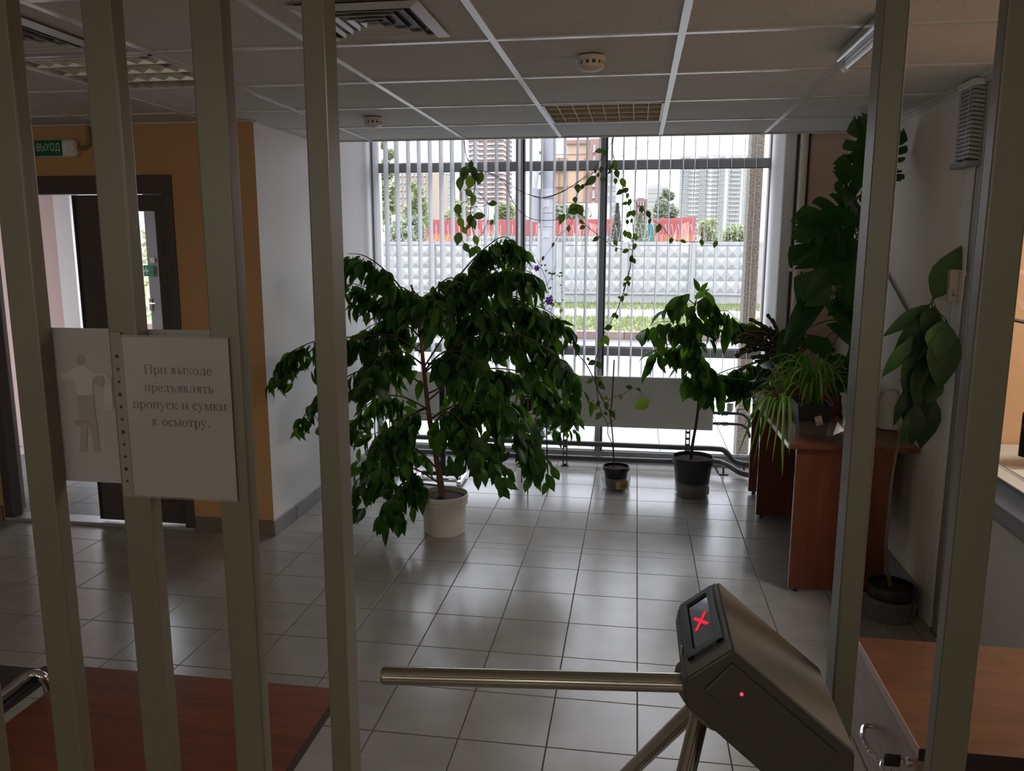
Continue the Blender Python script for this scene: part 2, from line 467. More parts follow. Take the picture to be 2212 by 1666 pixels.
MB().box(-4.88, XL, YX - 0.02, YX, CZ - 0.001, CZ + 0.006).build('edge_angle', m_ctile, ce)

# ---- window wall
wi = thing('window_1', None, None, (-0.55, WIN, 0), kind='structure')
FD = 0.07
def frame(name, x0, x1, z0, z1, y0=WIN, y1=WIN + FD, mat=None): return MB().box(x0, x1, y0, y1, z0, z1).build(name, mat or m_alu, wi, bevel=0.003, segs=1)
frame('sill_rail', XL, 0.95, 0.0, 0.085)
frame('lower_transom', XL + 0.04, 0.925, 0.845, 0.905)
frame('upper_transom', XL + 0.04, 0.925, 2.235, 2.292)
frame('head_rail', XL, 0.95, 2.78, 2.86)
frame('side_stile', XL, XL + 0.045, 0.085, 2.78)
frame('side_stile', 0.925, 0.955, 0.085, 2.78)
for a, b in ((-0.917, -0.849), (-0.288, -0.230)):
    frame('mullion', a, a + 0.022, 0.085, 2.78, WIN - 0.012)
    frame('mullion_face', a + 0.022, b - 0.014, 0.085, 2.78, WIN - 0.004, WIN + FD, m_alu_light if a < -0.5 else m_alu)
    frame('mullion_gasket', b - 0.014, b, 0.085, 2.78, WIN - 0.002, WIN + FD, m_gasket)
for x0, x1 in ((XL + 0.045, -0.917), (-0.849, -0.288), (-0.230, 0.925)):
    for z0, z1 in ((0.085, 0.845), (0.905, 2.235), (2.292, 2.78)):
        MB().box(x0, x1, WIN + 0.034, WIN + 0.038, z0, z1).build('glass_pane', m_glass, wi)
        MB().box(x0, x1, WIN + 0.024, WIN + 0.034, z1 - 0.006, z1).build('glazing_bead', m_gasket, wi)
        MB().box(x0, x1, WIN + 0.02, WIN + 0.034, z0, z0 + 0.008).build('glazing_bead', m_alu_light, wi)

# ---- exit door in the orange wall, and the vestibule behind it
dr = thing('door_1', None, None, (-3.2, YX, 0), kind='structure')
MB().box(DX0, DX1, YX - 0.015, YX + 0.06, 1.955, DZ).build('frame_head', m_brown, dr, bevel=0.003)
MB().box(DX0, DX0 + 0.06, YX - 0.015, YX + 0.06, 0.02, 1.955).build('frame_jamb', m_brown, dr, bevel=0.003)
MB().box(DX1 - 0.055, DX1, YX - 0.015, YX + 0.06, 0.02, 1.955).build('frame_jamb', m_brown, dr, bevel=0.003)
MB().box(DX0, DX1, YX - 0.02, YX + 0.1, 0, 0.022).build('threshold', m_alu_light, dr, bevel=0.004)
LX0, LX1 = -3.165, DX1 - 0.057
leaf = MB().box(LX0, LX0 + 0.17, YX, YX + 0.045, 0.04, 1.95).box(LX1 - 0.06, LX1, YX, YX + 0.045, 0.04, 1.95).box(LX0 + .17, LX1 - .06, YX, YX + 0.045, 1.86, 1.95).box(LX0 + .17, LX1 - .06, YX, YX + 0.045, 0.04, 0.17).build('door_leaf', m_brown, dr)
MB().box(LX0 + .17, LX1 - .06, YX + 0.015, YX + 0.035, 0.17, 0.52).build('bottom_panel', m_brown, leaf)
MB().box(LX0 + .17, LX1 - .06, YX + 0.004, YX + 0.045, 0.52, 0.56).build('middle_rail', m_brown, leaf)
MB().box(LX0 + .17, LX1 - .06, YX + 0.02, YX + 0.024, 0.56, 1.86).build('glass_pane', m_glass, leaf)
MB().box(LX0 + 0.012, LX0 + 0.02, YX - 0.006, YX, 0.05, 1.94).build('gasket_strip', m_gasket, leaf)
p = Vector((DX0 + 0.05, YX + 0.07, 0)); q = Vector((-0.66, 0.75, 0)); q.normalize()
n_ = Vector((-q.y, q.x, 0))
c = p + q * 0.29
MB().obox(c + Vector((0, 0, 1.0)), q * 0.29, n_ * 0.022, (0, 0, 0.95)).build('open_door_leaf', m_alu_light, dr, bevel=0.004)
ve = thing('wall_vestibule', None, None, (-3.6, 5.4, 0), kind='structure')
m_pink = M('pink_plaster', (0.62, 0.47, 0.43), 0.8, var=0.03, scale=2)
m_grey = M('grey_panel_paint', (0.36, 0.35, 0.36), 0.6, var=0.05, scale=3)
YV = 5.9
xp = at(126, 560, YV).x; xw = at(166, 560, YV).x - .02; xo = at(318, 560, YV).x
MB().box(-6.2, xp, YV, YV + 0.1, -.05, 2.6).build('pink_face', m_pink, ve)
MB().box(xp, xw, YV, YV + 0.1, -.05, 2.6).build('white_face', m_wall, ve)
MB().box(xw, xo, YV, YV + 0.1, 2.1, 2.6).build('lintel', m_wall, ve)
MB().box(xo, XL - .15, YV, YV + 0.1, -.05, 2.6).build('grey_face', m_grey, ve)
MB().box(xo + 0.17, xo + 0.20, YV - 0.03, YV, 0, 2.4).build('grey_pilaster', m_brown, ve)
MB().box(-6.2, XL - .15, YX + .14, YV + .1, 2.5, 2.6).build('vestibule_ceiling', m_wall, ve)
MB().box(-6.3, -6.2, YX + .14, YV + .1, -.05, 2.6).build('side_face', m_pink, ve)
vf = structure(MB().box(-6.2, XL - .15, YX + .1, YV + .1, -0.08, -0.008).build('floor_vestibule', m_grout))
m_tile2 = M('floor_tile_lit', (0.50, 0.50, 0.49), 0.3, var=0.05, scale=5, rand=0.04)  # same floor tile, its colour lightened for the daylight falling there
lay(vf, tile_mesh('tile', m_tile2, TP - 0.004, 0.006, 0.0012), -5.1, XL - .2, YX + .15, YV, 0.0471, 4.5803, TP, -0.01)

# ================================================================== OUTSIDE
GZ = -0.12
m_pave = M('wet_paving', (0.24, 0.24, 0.25), 0.35, var=0.12, scale=1.5, rand=0.06)
m_asphalt = M('wet_asphalt', (0.13, 0.13, 0.14), 0.32, var=0.15, scale=1.2)
m_path = M('pale_asphalt_path', (0.19, 0.185, 0.195), 0.6, var=0.1, scale=1)
m_lawn = M('lawn_soil', (0.15, 0.175, 0.085), 0.9, var=0.25, scale=1.4)
m_grass = leafmat('grass_blade', (0.14, 0.175, 0.075), (0.24, 0.27, 0.14), 0.3, 0.8)
m_conc = M('pale_concrete', (0.33, 0.33, 0.335), 0.85, var=0.10, scale=1.6)
m_conc_d = M('weathered_concrete', (0.30, 0.30, 0.30), 0.85, var=0.14, scale=2.5)
structure(MB().box(-900, 900, 9.6, 15.75, GZ - 0.2, GZ).build('road', m_asphalt))
structure(MB().box(-900, 900, 16.0, 900, -0.3, -0.012).build('ground', m_lawn))
structure(MB().box(-900, -0.6 + 9, -20, -19, GZ - .3, GZ - .2).build('ground_far_side', m_asphalt))
pv = structure(MB().box(-60, 60, 6.21, 9.6, GZ - 0.2, GZ - 0.01).build('pavement', m_asphalt))
structure(MB().box(-60, -5.2, -8, 6.21, GZ - 0.2, GZ - 0.01).build('side_path', m_path))
psm = tile_mesh('paving_slab', m_pave, 0.595, 0.03, 0.004)
lay(pv, psm, -4.2, 3.0, 6.3, 9.5, 0.25, 6.3, 0.6, GZ - 0.024, 'paving_slab')
for k in range(-2, 4):
    pass
rm = thing('road_marking', None, None, (0, 13, GZ), kind='structure')
for a, b in ((-9.0, -7.4), (-5.2, -3.9), (-2.0, -0.45), (-0.15, 0.95), (2.6, 4.0), (5.5, 7.0)):
    MB().box(a, b, 13.05, 13.15, GZ, GZ + 0.004).build('dash', M('road_paint', (0.75, 0.75, 0.75), 0.6), rm)
m_curb = M('brown_stone_kerb', (0.185, 0.125, 0.105), 0.8, var=0.2, scale=4, rand=0.15)
kb = thing('kerb', None, None, (0, 15.8, GZ), kind='structure')
kbm = MB().box(-0.495, 0.495, 0, 0.25, 0, 0.145).mesh('kerb_stone', m_curb, bevel=0.012)
for i in range(-14, 15):
    inst('kerb_stone', kbm, kb, Matrix.Translation((i + 0.3, 15.75, GZ)))
structure(MB().box(-200, 200, 19.4, 21.9, -0.02, 0.0).build('footpath', m_path))
random.seed(11)
gb = MB()
for y0, y1, n in ((16.02, 19.4, 7000), (21.9, 24.3, 3600)):
    for _ in range(n):
        x = random.uniform(-10, 6); yy = random.uniform(y0, y1); h = random.uniform(0.04, 0.11); a = random.uniform(0, 6.28)
        dx, dy = 0.02 * math.cos(a), 0.02 * math.sin(a); l = random.uniform(-.04, .04)
        gb.add([(x - dx, yy - dy, -0.012), (x + dx, yy + dy, -0.012), (x + l, yy + l, h)], [(0, 1, 2)])
tag(gb.build('grass', m_grass), 'short green grass on the verges between road and concrete fence', 'grass', kind='stuff')

# ---- concrete fence of panels with pyramid relief
YF = 24.5
fz = at(1400, 522, YF).z; fledge = at(1400, 634, YF).z
pw = at(1350, 560, YF).x - at(1208, 560, YF).x
px0 = at(1208, 560, YF).x
cf = thing('concrete_fence', 'pale concrete fence of diamond relief panels across the road', 'fence', (px0, YF, 0))
def panel_mesh():
    m = MB(); w = pw - 0.16; z0, z1 = fledge, fz - 0.10
    m.box(-w / 2, w / 2, 0.0, 0.08, z0, z1)
    nx, nz = 6, 4
    for i in range(nx):
        for j in range(nz):
            a = -w / 2 + w * i / nx; b = a + w / nx; c = z0 + 0.03 + (z1 - z0 - .05) * j / nz; d = c + (z1 - z0 - .05) / nz
            t = 0.28
            mx, mz = (a + b) / 2, (c + d) / 2
            hx, hz = (b - a) * 0.10, (d - c) * 0.10
            m.add([(a, 0, c), (b, 0, c), (b, 0, d), (a, 0, d), (mx - hx, -0.055, mz - hz), (mx + hx, -0.055, mz - hz), (mx + hx, -0.055, mz + hz), (mx - hx, -0.055, mz + hz)],
                  [(0, 1, 5, 4), (1, 2, 6, 5), (2, 3, 7, 6), (3, 0, 4, 7), (4, 5, 6, 7)])
    m.box(-w / 2, w / 2, -0.03, 0.1, z1, fz)
    return m.mesh('fence_panel', m_conc)
pm = panel_mesh()
posm = MB().box(-0.085, 0.085, -0.07, 0.12, 0, fz - 0.02).mesh('fence_post', m_conc_d)
basm = MB().box(-pw / 2 + .09, pw / 2 - .09, -0.06, 0.14, 0, fledge - 0.03).box(-pw / 2 + .09, pw / 2 - .09, -0.10, 0.14, fledge - 0.03, fledge).mesh('fence_plinth', m_conc_d)
for i in range(-4, 4):
    x = px0 + pw * i
    inst('fence_post', posm, cf, Matrix.Translation((x, YF, 0)))
    inst('fence_panel', pm, cf, Matrix.Translation((x + pw / 2, YF, 0)))
    inst('fence_plinth', basm, cf, Matrix.Translation((x + pw / 2, YF, 0)))
inst('fence_post', posm, cf, Matrix.Translation((px0 + pw * 4, YF, 0)))
rw = MB(); pts = []
x = px0 - pw * 3.9; a = 0
while x < px0 + pw * 3.9:
    pts.append((x, YF + 0.05 + 0.22 * math.cos(a), fz + 0.26 + 0.24 * math.sin(a))); x += 0.016; a += 0.55
rw.tube(pts, 0.0045, 4)
tag(rw.build('razor_wire', M('galvanised_wire', (0.4, 0.4, 0.4), 0.5, 0.3)), 'coil of pale razor wire along the top of the concrete fence', 'wire', kind='stuff')

# ---- red and orange sheds behind the fence
def facade(root, x0, x1, y, z0, z1, nx, nz, wfrac, hfrac, mat_w, depth=0.2, zoff=0.25, skip=None):
    """windows of a far facade: frames proud of the wall, joined because each is only a few pixels"""
    m = MB(); fr = MB(); dx = (x1 - x0) / nx; dz = (z1 - z0) / nz
    for i in range(nx):
        for j in range(nz):
            if skip and skip(i, j): continue
            a = x0 + dx * (i + .5 - wfrac / 2); b = a + dx * wfrac; c = z0 + dz * (j + zoff); d = c + dz * hfrac
            m.box(a, b, y - depth * .4, y - depth * .2, c, d)
            fr.box(a - dx * .05, b + dx * .05, y - depth, y, c - dz * .08, c)
            fr.box((a + b) / 2 - dx * .02, (a + b) / 2 + dx * .02, y - depth * .6, y, c, d)
    m.build('window_pane', mat_w, root, kind='stuff')
    fr.build('window_frame', MATS['white_render'], root, kind='stuff')
M('white_render', (0.46, 0.46, 0.46), 0.8)
m_win = M('dark_window_glass', (0.15, 0.155, 0.17), 0.3)
m_winl = M('mid_window_glass', (0.30, 0.305, 0.32), 0.4)
m_red = M('red_cladding', (0.34, 0.075, 0.08), 0.6, var=0.08, scale=0.4)
m_org = M('orange_cladding', (0.42, 0.14, 0.065), 0.6, var=0.08, scale=0.4)
YS = 48.0
sh = thing('long_shed', 'long low red shed with an orange skirt behind the concrete fence', 'shed', (at(1200, 500, YS).x, YS, 0))
a = at(915, 500, YS).x; b = at(1335, 500, YS).x; zt = at(1200, 474, YS).z; zm = at(1200, 508, YS).z; zl = at(960, 505, YS).z
MB().box(a, b, YS, YS + 8, zm, zt).build('red_band', m_red, sh)
m = MB(); x = a
while x < b: m.box(x, x + .05, YS - 0.05, YS, zm, zt); x += 0.28
m.build('cladding_ribs', m_red, sh, kind='stuff')
xo1 = at(1008, 510, YS).x
MB().box(a, xo1, YS - .03, YS + 8, 0, zl).build('orange_skirt', m_org, sh)
MB().box(xo1, b, YS + 0.1, YS + 8, 0, zm).build('white_wall', MATS['white_render'], sh)
facade(sh, xo1, b, YS + 0.1, zm - 1.1, zm - .05, 22, 1, 0.75, 0.8, m_win, 0.3, 0.1)
YS2 = 40.0
s2 = thing('site_cabin', 'red and orange cabin with ribbed sides nearest the white tower block', 'cabin', (at(1460, 500, YS2).x, YS2, 0))
a = at(1412, 500, YS2).x; b = at(1502, 500, YS2).x; zt = at(1460, 470, YS2).z; zm = at(1460, 507, YS2).z
MB().prism([(a, zm), (b, zm), (b, at(1502, 468, YS2).z), (a, at(1412, 474, YS2).z)], 'y', YS2, YS2 + 6).build('red_band', m_red, s2)
MB().box(a, b, YS2 - .03, YS2 + 6, 0, zm).build('orange_skirt', m_org, s2)
m = MB(); x = a
while x < b: m.box(x, x + .04, YS2 - 0.07, YS2 - .02, 0, zt - .1); x += 0.22
m.build('cladding_ribs', m_red, s2, kind='stuff')
m_teal = M('teal_paint', (0.03, 0.13, 0.13), 0.5)
YT = 36.0
t = thing('teal_hoist', 'small teal machine housing standing just behind the concrete fence', 'machine', (*at(1402, 520, YT).xy, 0))
a, b = at(1396, 500, YT).x, at(1413, 500, YT).x
MB().box(a, b, YT, YT + .5, 0, at(1400, 510, YT).z).build('housing', m_teal, t, bevel=.03)
MB().lathe([(0.16, 0), (0.16, .5), (.10, .56)], (a * .4 + b * .6, YT + .25, at(1400, 510, YT).z)).build('drum', m_teal, t)
MB().box(a + .02, a + .12, YT + .1, YT + .3, at(1400, 510, YT).z, at(1400, 497, YT).z).build('chimney', m_teal, t)
m_grn = M('green_post_paint', (0.02, 0.13, 0.07), 0.5)
tag(MB().lathe([(0.05, 0), (0.05, at(1069, 466, 30).z), (0.02, at(1069, 462, 30).z)], (*at(1069, 500, 30).xy, 0), 8).build('green_post', m_grn), 'thin dark green post standing behind the concrete fence', 'post')
# ---- tower blocks, paint paled and greyed to put distance haze in the colour
def slab(name, label, Y, xl, xr, yt, mat, depth=14, group=None):
    a, b = at(xl, 450, Y).x, at(xr, 450, Y).x
    t = thing(name, label, 'building', ((a + b) / 2, Y, 0), group)
    zt = at((xl + xr) / 2, yt, Y).z
    MB().box(a, b, Y, Y + depth, 0, zt).build('wall', mat, t)
    return t, a, b, zt
YB = 240.0
m_wt = M('white_tower_panels', (0.56, 0.56, 0.57), 0.85, var=0.05, scale=0.03)
tw, a, b, zt = slab('apartment_tower', 'white many-storeyed apartment tower with rows of grey windows', YB, 1462, 1640, 318, m_wt)
facade(tw, a + .5, b, YB, 2, zt - 2, 30, 21, 0.62, 0.5, m_winl, 0.9, .28, lambda i, j: i % 6 == 5)
m = MB()
for k, (i0, i1) in enumerate(((0, 2), (3, 5), (6, 8))):
    pass
w = b - a
for u0, u1 in ((.14, .26), (.36, .5), (.62, .76)):
    for j in range(21):
        z = 2 + (zt - 4) * j / 21
        m.box(a + w * u0, a + w * u1, YB - .5, YB, z, z + (zt - 4) / 21 * .38)
m.build('balcony_parapet', M('pinkish_parapet', (0.50, 0.46, 0.47), 0.8), tw, kind='stuff')
m = MB(); 
for u0, u1, dz in ((.06, .2, 2.0), (.3, .52, 3.2), (.62, .98, 2.4)):
    m.box(a + w * u0, a + w * u1, YB + 1, YB + 9, zt, zt + dz)
m.box(a + w * .43, a + w * .46, YB + 3, YB + 4, zt + 3.2, zt + 5)
m.build('roof_housing', MATS['white_render'], tw)
m_brick = M('red_brick_tower', (0.30, 0.18, 0.165), 0.85, var=0.08, scale=0.05)
YB2 = 190.0
t2, a, b, zt = slab('brick_tower', 'tall dark red brick tower with white floor bands', YB2, 1013, 1086, 240, m_brick)
m = MB()
for j in range(30): m.box(a - .2, b + .2, YB2 - .35, YB2 + 14, zt * j / 30, zt * j / 30 + .35)
m.build('floor_band', MATS['white_render'], t2, kind='stuff')
facade(t2, a + .4, a + (b - a) * .35, YB2, 0, zt, 2, 30, .5, .5, m_winl, .5)
facade(t2, a + (b - a) * .62, b - .2, YB2, 0, zt, 4, 30, .55, .5, m_win, .5)
m_ochre = M('ochre_facade', (0.40, 0.275, 0.20), 0.85, var=0.05, scale=0.05)
YB3 = 150.0
t3, a, b, zt = slab('ochre_block', 'ochre block with brown corner towers behind the street pole', YB3, 1192, 1278, 340, m_ochre)
za = at(1250, 312, YB3).z
MB().box(at(1224, 400, YB3).x, at(1276, 400, YB3).x, YB3 - .5, YB3 + 10, 0, za).build('raised_wing', m_ochre, t3)
MB().box(at(1274, 400, YB3).x, at(1298, 400, YB3).x, YB3 - 1.5, YB3 + 10, 0, at(1285, 302, YB3).z).build('brown_tower', M('brown_brick', (0.26, 0.15, 0.13), .85), t3)
MB().box(at(1222, 400, YB3).x, at(1300, 400, YB3).x, YB3 - 1, YB3 + 10, za, za + .7).build('cornice', MATS['brown_brick'], t3)
xx0, xx1 = at(1279, 400, YB3).x, at(1288, 400, YB3).x
facade(t3, xx0, xx1, YB3 - 1.5, 0, za, 1, 10, .6, .6, m_winl, .5)
m = MB()
for k in range(7): m.box(at(1194, 400, YB3).x, at(1276, 400, YB3).x, YB3 - .62, YB3, za * k / 7 + 1, za * k / 7 + 1.15)
for xk in (1207, 1226, 1246, 1262): m.box(at(xk, 400, YB3).x - .05, at(xk, 400, YB3).x + .05, YB3 - .62, YB3, 0, at(1200, 342, YB3).z)
m.build('panel_joint', M('joint_brown', (0.27, 0.15, 0.1), .8), t3, kind='stuff')
YB4 = 192.0
t4, a, b, zt = slab('striped_block', 'pink and white striped block between left trees and brick tower', YB4, 934, 1012, 366, M('pink_render', (0.32, 0.2, 0.18), .85))
for u0, u1 in ((945, 955), (962, 976), (985, 994)):
    MB().box(at(u0, 420, YB4).x, at(u1, 420, YB4).x, YB4 - .8, YB4 + 8, 0, zt + .5).build('white_bay', MATS['white_render'], t4)
facade(t4, at(962, 420, YB4).x, at(976, 420, YB4).x, YB4 - .8, 0, zt, 2, 13, .6, .55, m_winl, .5)
facade(t4, at(995, 420, YB4).x, at(1011, 420, YB4).x, YB4, 0, zt, 2, 13, .55, .5, m_winl, .5)
YB5 = 160.0
t5, a, b, zt = slab('beige_block', 'beige stepped block partly hidden by the left-hand trees outside', YB5, 855, 932, 368, M('beige_render', (0.36, 0.29, 0.24), .85))
facade(t5, a, b, YB5, 0, zt, 9, 12, .45, .5, m_winl, .5)
MB().box(at(866, 400, YB5).x, at(905, 400, YB5).x, YB5 + 1, YB5 + 9, zt, at(885, 350, YB5).z).build('stepped_top', M('ochre_facade2', (0.36, .24, .17), .85), t5)
YB6 = 110.0
t6, a, b, zt = slab('white_hall', 'long low white hall in front of the tower blocks', YB6, 1030, 1312, 440, MATS['white_render'], 20)
facade(t6, a, b, YB6, 0, zt - .3, 26, 1, .6, .3, m_winl, .4, .4)
for (xl, xr, yt, Y, nm, lb, cc) in ((1398, 1440, 402, 330, 'distant_block', 'small pale block with a stepped roof far beyond the teal machine', (0.36, 0.34, 0.33)),
                                     (1310, 1330, 372, 260, 'distant_block', 'narrow pale distant block beside the ochre block', (0.38, 0.38, 0.385)),
                                     (1088, 1120, 425, 380, 'distant_block', 'faint grey distant block right of the brick tower', (0.38, 0.39, 0.4)),
                                     (1370, 1398, 430, 120, 'brick_house', 'low red brick house behind the fence and conifers', (0.2, 0.115, 0.1))):
    t, a, b, zt = slab(nm, lb, Y, xl, xr, yt, M('far_render_%d' % xl, cc, .85))
    facade(t, a, b, Y, 0, zt, 5, 8, .45, .45, m_winl, .6)
    MB().box(a + (b - a) * .25, a + (b - a) * .75, Y + 1, Y + 8, zt, zt + (b - a) * .12).build('roof_housing', M('far_render_%d' % xl, cc), t)

# ---- trees and bushes outside
m_tree1 = leafmat('pale_tree_foliage', (0.21, 0.25, 0.12), (0.38, 0.42, 0.26), 0.35, 0.8, (1.2, 1.15, .8))
m_tree2 = leafmat('grey_green_foliage', (0.16, 0.19, 0.135), (0.28, 0.31, 0.23), 0.3, 0.7, (1.2, 1.2, .8))
m_tree3 = leafmat('dark_conifer_foliage', (0.075, 0.09, 0.075), (0.15, 0.165, 0.13), 0.2, 0.7, (1.1, 1.1, .8))
def tree(name, label, Y, px, w, yt, yb, mat, n=1400, shape='round', q=0.28, sparse=1.0, group=None):
    c = at(px, (yt + yb) / 2, Y); zt = at(px, yt, Y).z; zb = at(px, yb, Y).z; rx = w / 2 / F * Y
    t = thing(name, label, 'tree' if 'tree' in name or 'conifer' in name or 'poplar' in name else 'bush', (c.x, Y, 0), group)
    MB().tube([(c.x, Y, -.05), (c.x + .05, Y, zb + (zt - zb) * .5), (c.x, Y, zt - .1)], [.10 * (1 + rx * .2), .07, .02], 6).build('trunk', M('tree_bark', (0.12, 0.09, 0.07), .9), t)
    m = MB(); rnd = random.Random(name + label)
    blobs = []
    for k in range(9):
        h = rnd.random(); ww = rx * (1 - abs(h - .42) * 1.2) if shape == 'round' else rx * (1 - h) * .95
        blobs.append((c.x + rnd.uniform(-1, 1) * ww * .6, Y + rnd.uniform(-.5, .5) * rx, zb + (zt - zb) * (0.1 + .8 * h), max(.2 * rx, ww * .65)))
    for k in range(int(n * 1.5)):
        if shape == 'cone':
            h = rnd.random() ** 1.5; a = rnd.uniform(0, 6.28); r = rx * (1 - h) * rnd.uniform(.5, 1.05)
            p = Vector((c.x + r * math.cos(a), Y + r * math.sin(a), zb + (zt - zb) * h))
        else:
            bx, by, bz, br_ = rnd.choice(blobs)
            v = Vector((rnd.gauss(0, 1), rnd.gauss(0, 1), rnd.gauss(0, 1))); v = v.normalized() * br_ * rnd.uniform(.45, 1.15)
            p = Vector((bx, by, bz)) + v
            p.z = min(max(p.z, zb), zt)
        d = Vector((rnd.gauss(0, 1), rnd.gauss(0, 1), rnd.gauss(0, .6))).normalized(); e = d.orthogonal().normalized(); s_ = q * .62 * rnd.uniform(.5, 1.2)
        m.add([p - d * s_, p - e * s_ * .5, p + d * s_, p + e * s_ * .5], [(0, 1, 2, 3)])
    m.build('crown', mat, t, kind='stuff')
tree('birch_tree', 'tall pale green tree at the left edge of the window', 34, 838, 70, 290, 530, m_tree1, 2600, q=.20)
tree('birch_tree', 'second pale green tree standing right of the tall one', 38, 900, 70, 385, 530, m_tree1, 2200, q=.22)
tree('yellowish_tree', 'small yellow-green tree left of the tall birch, low over the fence', 32, 812, 50, 380, 530, m_tree1, 1200, q=.2)
tree('roadside_bush', 'dark green bush on the fence line under the pale trees', 30, 880, 90, 470, 530, m_tree2, 1500, q=.16)
tree('roadside_tree', 'green treetops above the red shed beside the brick tower', 60, 985, 90, 435, 500, m_tree1, 1300, q=.35)
tree('roadside_tree', 'low green treetops above the shed left of the street pole', 62, 1095, 60, 440, 485, m_tree1, 900, q=.35)
tree('roadside_tree', 'low green treetops above the shed right of the street pole', 64, 1230, 110, 445, 488, m_tree2, 1200, q=.35)
tree('poplar_tree', 'rounded grey-green tree standing alone before the white tower', 58, 1440, 52, 404, 500, m_tree2, 1800, q=.28)
tree('conifer', 'dark pointed conifer behind the fence by the thick mullion', 30, 1333, 26, 440, 530, m_tree3, 1100, 'cone', .14)
tree('conifer', 'broader olive conifer left of the teal machine', 30, 1382, 40, 462, 530, m_tree2, 1100, 'cone', .16)
tree('roadside_bush', 'loose green bush right of the red cabin', 42, 1530, 70, 476, 530, m_tree1, 1400, q=.24)
tree('roadside_bush', 'low green bush before the foot of the white tower', 44, 1590, 60, 486, 530, m_tree1, 1200, q=.24)

# ---- concrete pillar just outside the glass, street pole with signs
m_agg = M('exposed_aggregate', (0.20, 0.185, 0.155), 0.95, var=0.55, scale=70, bump=0.8, bscale=70)
a = at(1611, 560, 6.75).x; b = at(1639, 560, 6.75).x
structure(MB().box(a, b, 6.75, 6.95, GZ, 3.2).build('concrete_pillar', m_agg, bevel=.008))
YP = 12.0
m_polep = M('grey_galvanised_pole', (0.23, 0.23, 0.25), 0.45, 0.2, var=0.15, scale=3)
c = at(1180, 560, YP)
sp = thing('street_pole', 'thick grey steel street pole by the kerb with flaking posters', 'pole', (c.x, YP, GZ))
zj = at(1180, 412, YP).z
MB().lathe([(.135, GZ), (.128, zj), (.12, zj + .02)], (c.x, YP, 0), 24).build('lower_tube', m_polep, sp, True)
MB().lathe([(.105, zj), (.10, 5.5)], (c.x + .01, YP, 0), 24).build('upper_tube', m_polep, sp, True)
MB().lathe([(.135, zj - .12), (.142, zj - .11), (.142, zj - .06), (.135, zj - .05)], (c.x, YP, 0), 24).build('collar', m_polep, sp, True)
for zz in (1.95, 2.15): MB().lathe([(.131, zz), (.1345, zz + .005), (.1345, zz + .02), (.131, zz + .025)], (c.x, YP, 0), 24).build('clamp_band', m_polep, sp)
for k, (px_, py_) in enumerate(((1185, 440), (1183, 505))):
    p = at(px_, py_, YP); m = MB(); pr_ = []
    for i in range(5):
        t = -2.0 + i * .22
        pr_.append((c.x + .137 * math.cos(t), YP + .137 * math.sin(t)))
    for i in range(4):
        zz = p.z
        m.add([(*pr_[i], zz - .05 - .02 * (i % 2)), (*pr_[i + 1], zz - .05 - .02 * ((i + 1) % 2)), (*pr_[i + 1], zz + .06 - .03 * (i % 2)), (*pr_[i], zz + .06 - .03 * ((i + 1) % 2))], [(0, 1, 2, 3)])
    m.build('paper_scrap', M('weathered_paper', (0.33, 0.33, 0.34), .8), sp)
m_sign = M('pale_sign_back', (0.32, 0.33, 0.35), 0.4, 0.2)
p = at(1157, 352, YP)
MB().lathe([(.02, -.02), (.36, -.012), (.385, 0), (.36, .012), (.02, .012)], (p.x + .02, YP - .1, p.z), 32, axis=(1, .22, 0)).build('round_sign', m_sign, sp, True)
p = at(1160, 445, YP)
MB().obox((p.x + .03, YP - .1, p.z), (.014, 0, 0), (.06, .25, 0), (0, 0, .24)).build('square_sign', m_sign, sp)
for zz in (at(1160, 330, YP).z, at(1160, 375, YP).z, at(1160, 440, YP).z):
    MB().box(p.x + .02, c.x, YP - .03, YP + .03, zz - .02, zz + .02).build('sign_bracket', m_polep, sp)

# ================================================================== BLINDS, RADIATORS, PIPES
m_slat = M('white_blind_fabric', (0.84, 0.84, 0.85), 0.8, trans=0.5, bump=0.05, bscale=400)
vb = thing('vertical_blind', 'white vertical blind of narrow fabric slats hanging along the window', 'blind', (-0.6, 6.06, 0.66))
YBL = 6.06
xa, xb = at(811, 323, YBL).x, at(1582, 323, YBL).x
pitch = (xb - xa) / 31
sd = Vector((0.12, 1, 0)).normalized(); sn = Vector((sd.y, -sd.x, 0))
def slat_mesh(zb):
    m = MB(); zt = 2.74; hw = 0.0445
    pr_ = [(-hw, zb + .016), (-hw + .016, zb), (hw - .016, zb), (hw, zb + .016), (hw, zt), (-hw, zt)]
    t = 0.0007
    vs = [sd * u + Vector((0, 0, z)) + sn * t for u, z in pr_] + [sd * u + Vector((0, 0, z)) - sn * t for u, z in pr_]
    m.add(vs, [tuple(range(6)), tuple(range(11, 5, -1))] + [(i, (i + 1) % 6, 6 + (i + 1) % 6, 6 + i) for i in range(6)])
    return m.mesh('slat', m_slat)
slm = slat_mesh(0.665)
random.seed(5)
for i in range(34):
    x = xa + pitch * i
    if x > 0.90: break
    a = random.gauss(0, .025)
    inst('slat', slm, vb, Matrix.Translation((x + random.gauss(0, .003), YBL, 0)) @ Matrix.Rotation(a, 4, 'Z'))
ch = MB()
for s_ in (-.04, .04):
    pts = []
    for i in range(32):
        for k in range(4):
            t = k / 4; pts.append((xa + pitch * (i + t) + sd.x * s_, YBL + sd.y * s_, 0.69 - 0.03 * math.sin(math.pi * t)))
    ch.tube(pts, 0.0014, 4)
ch.build('bead_chain', m_white_plastic, vb)
MB().box(-2.0, 0.92, YBL - .02, YBL + .02, 2.74, 2.785).build('head_track', m_white_metal, vb)

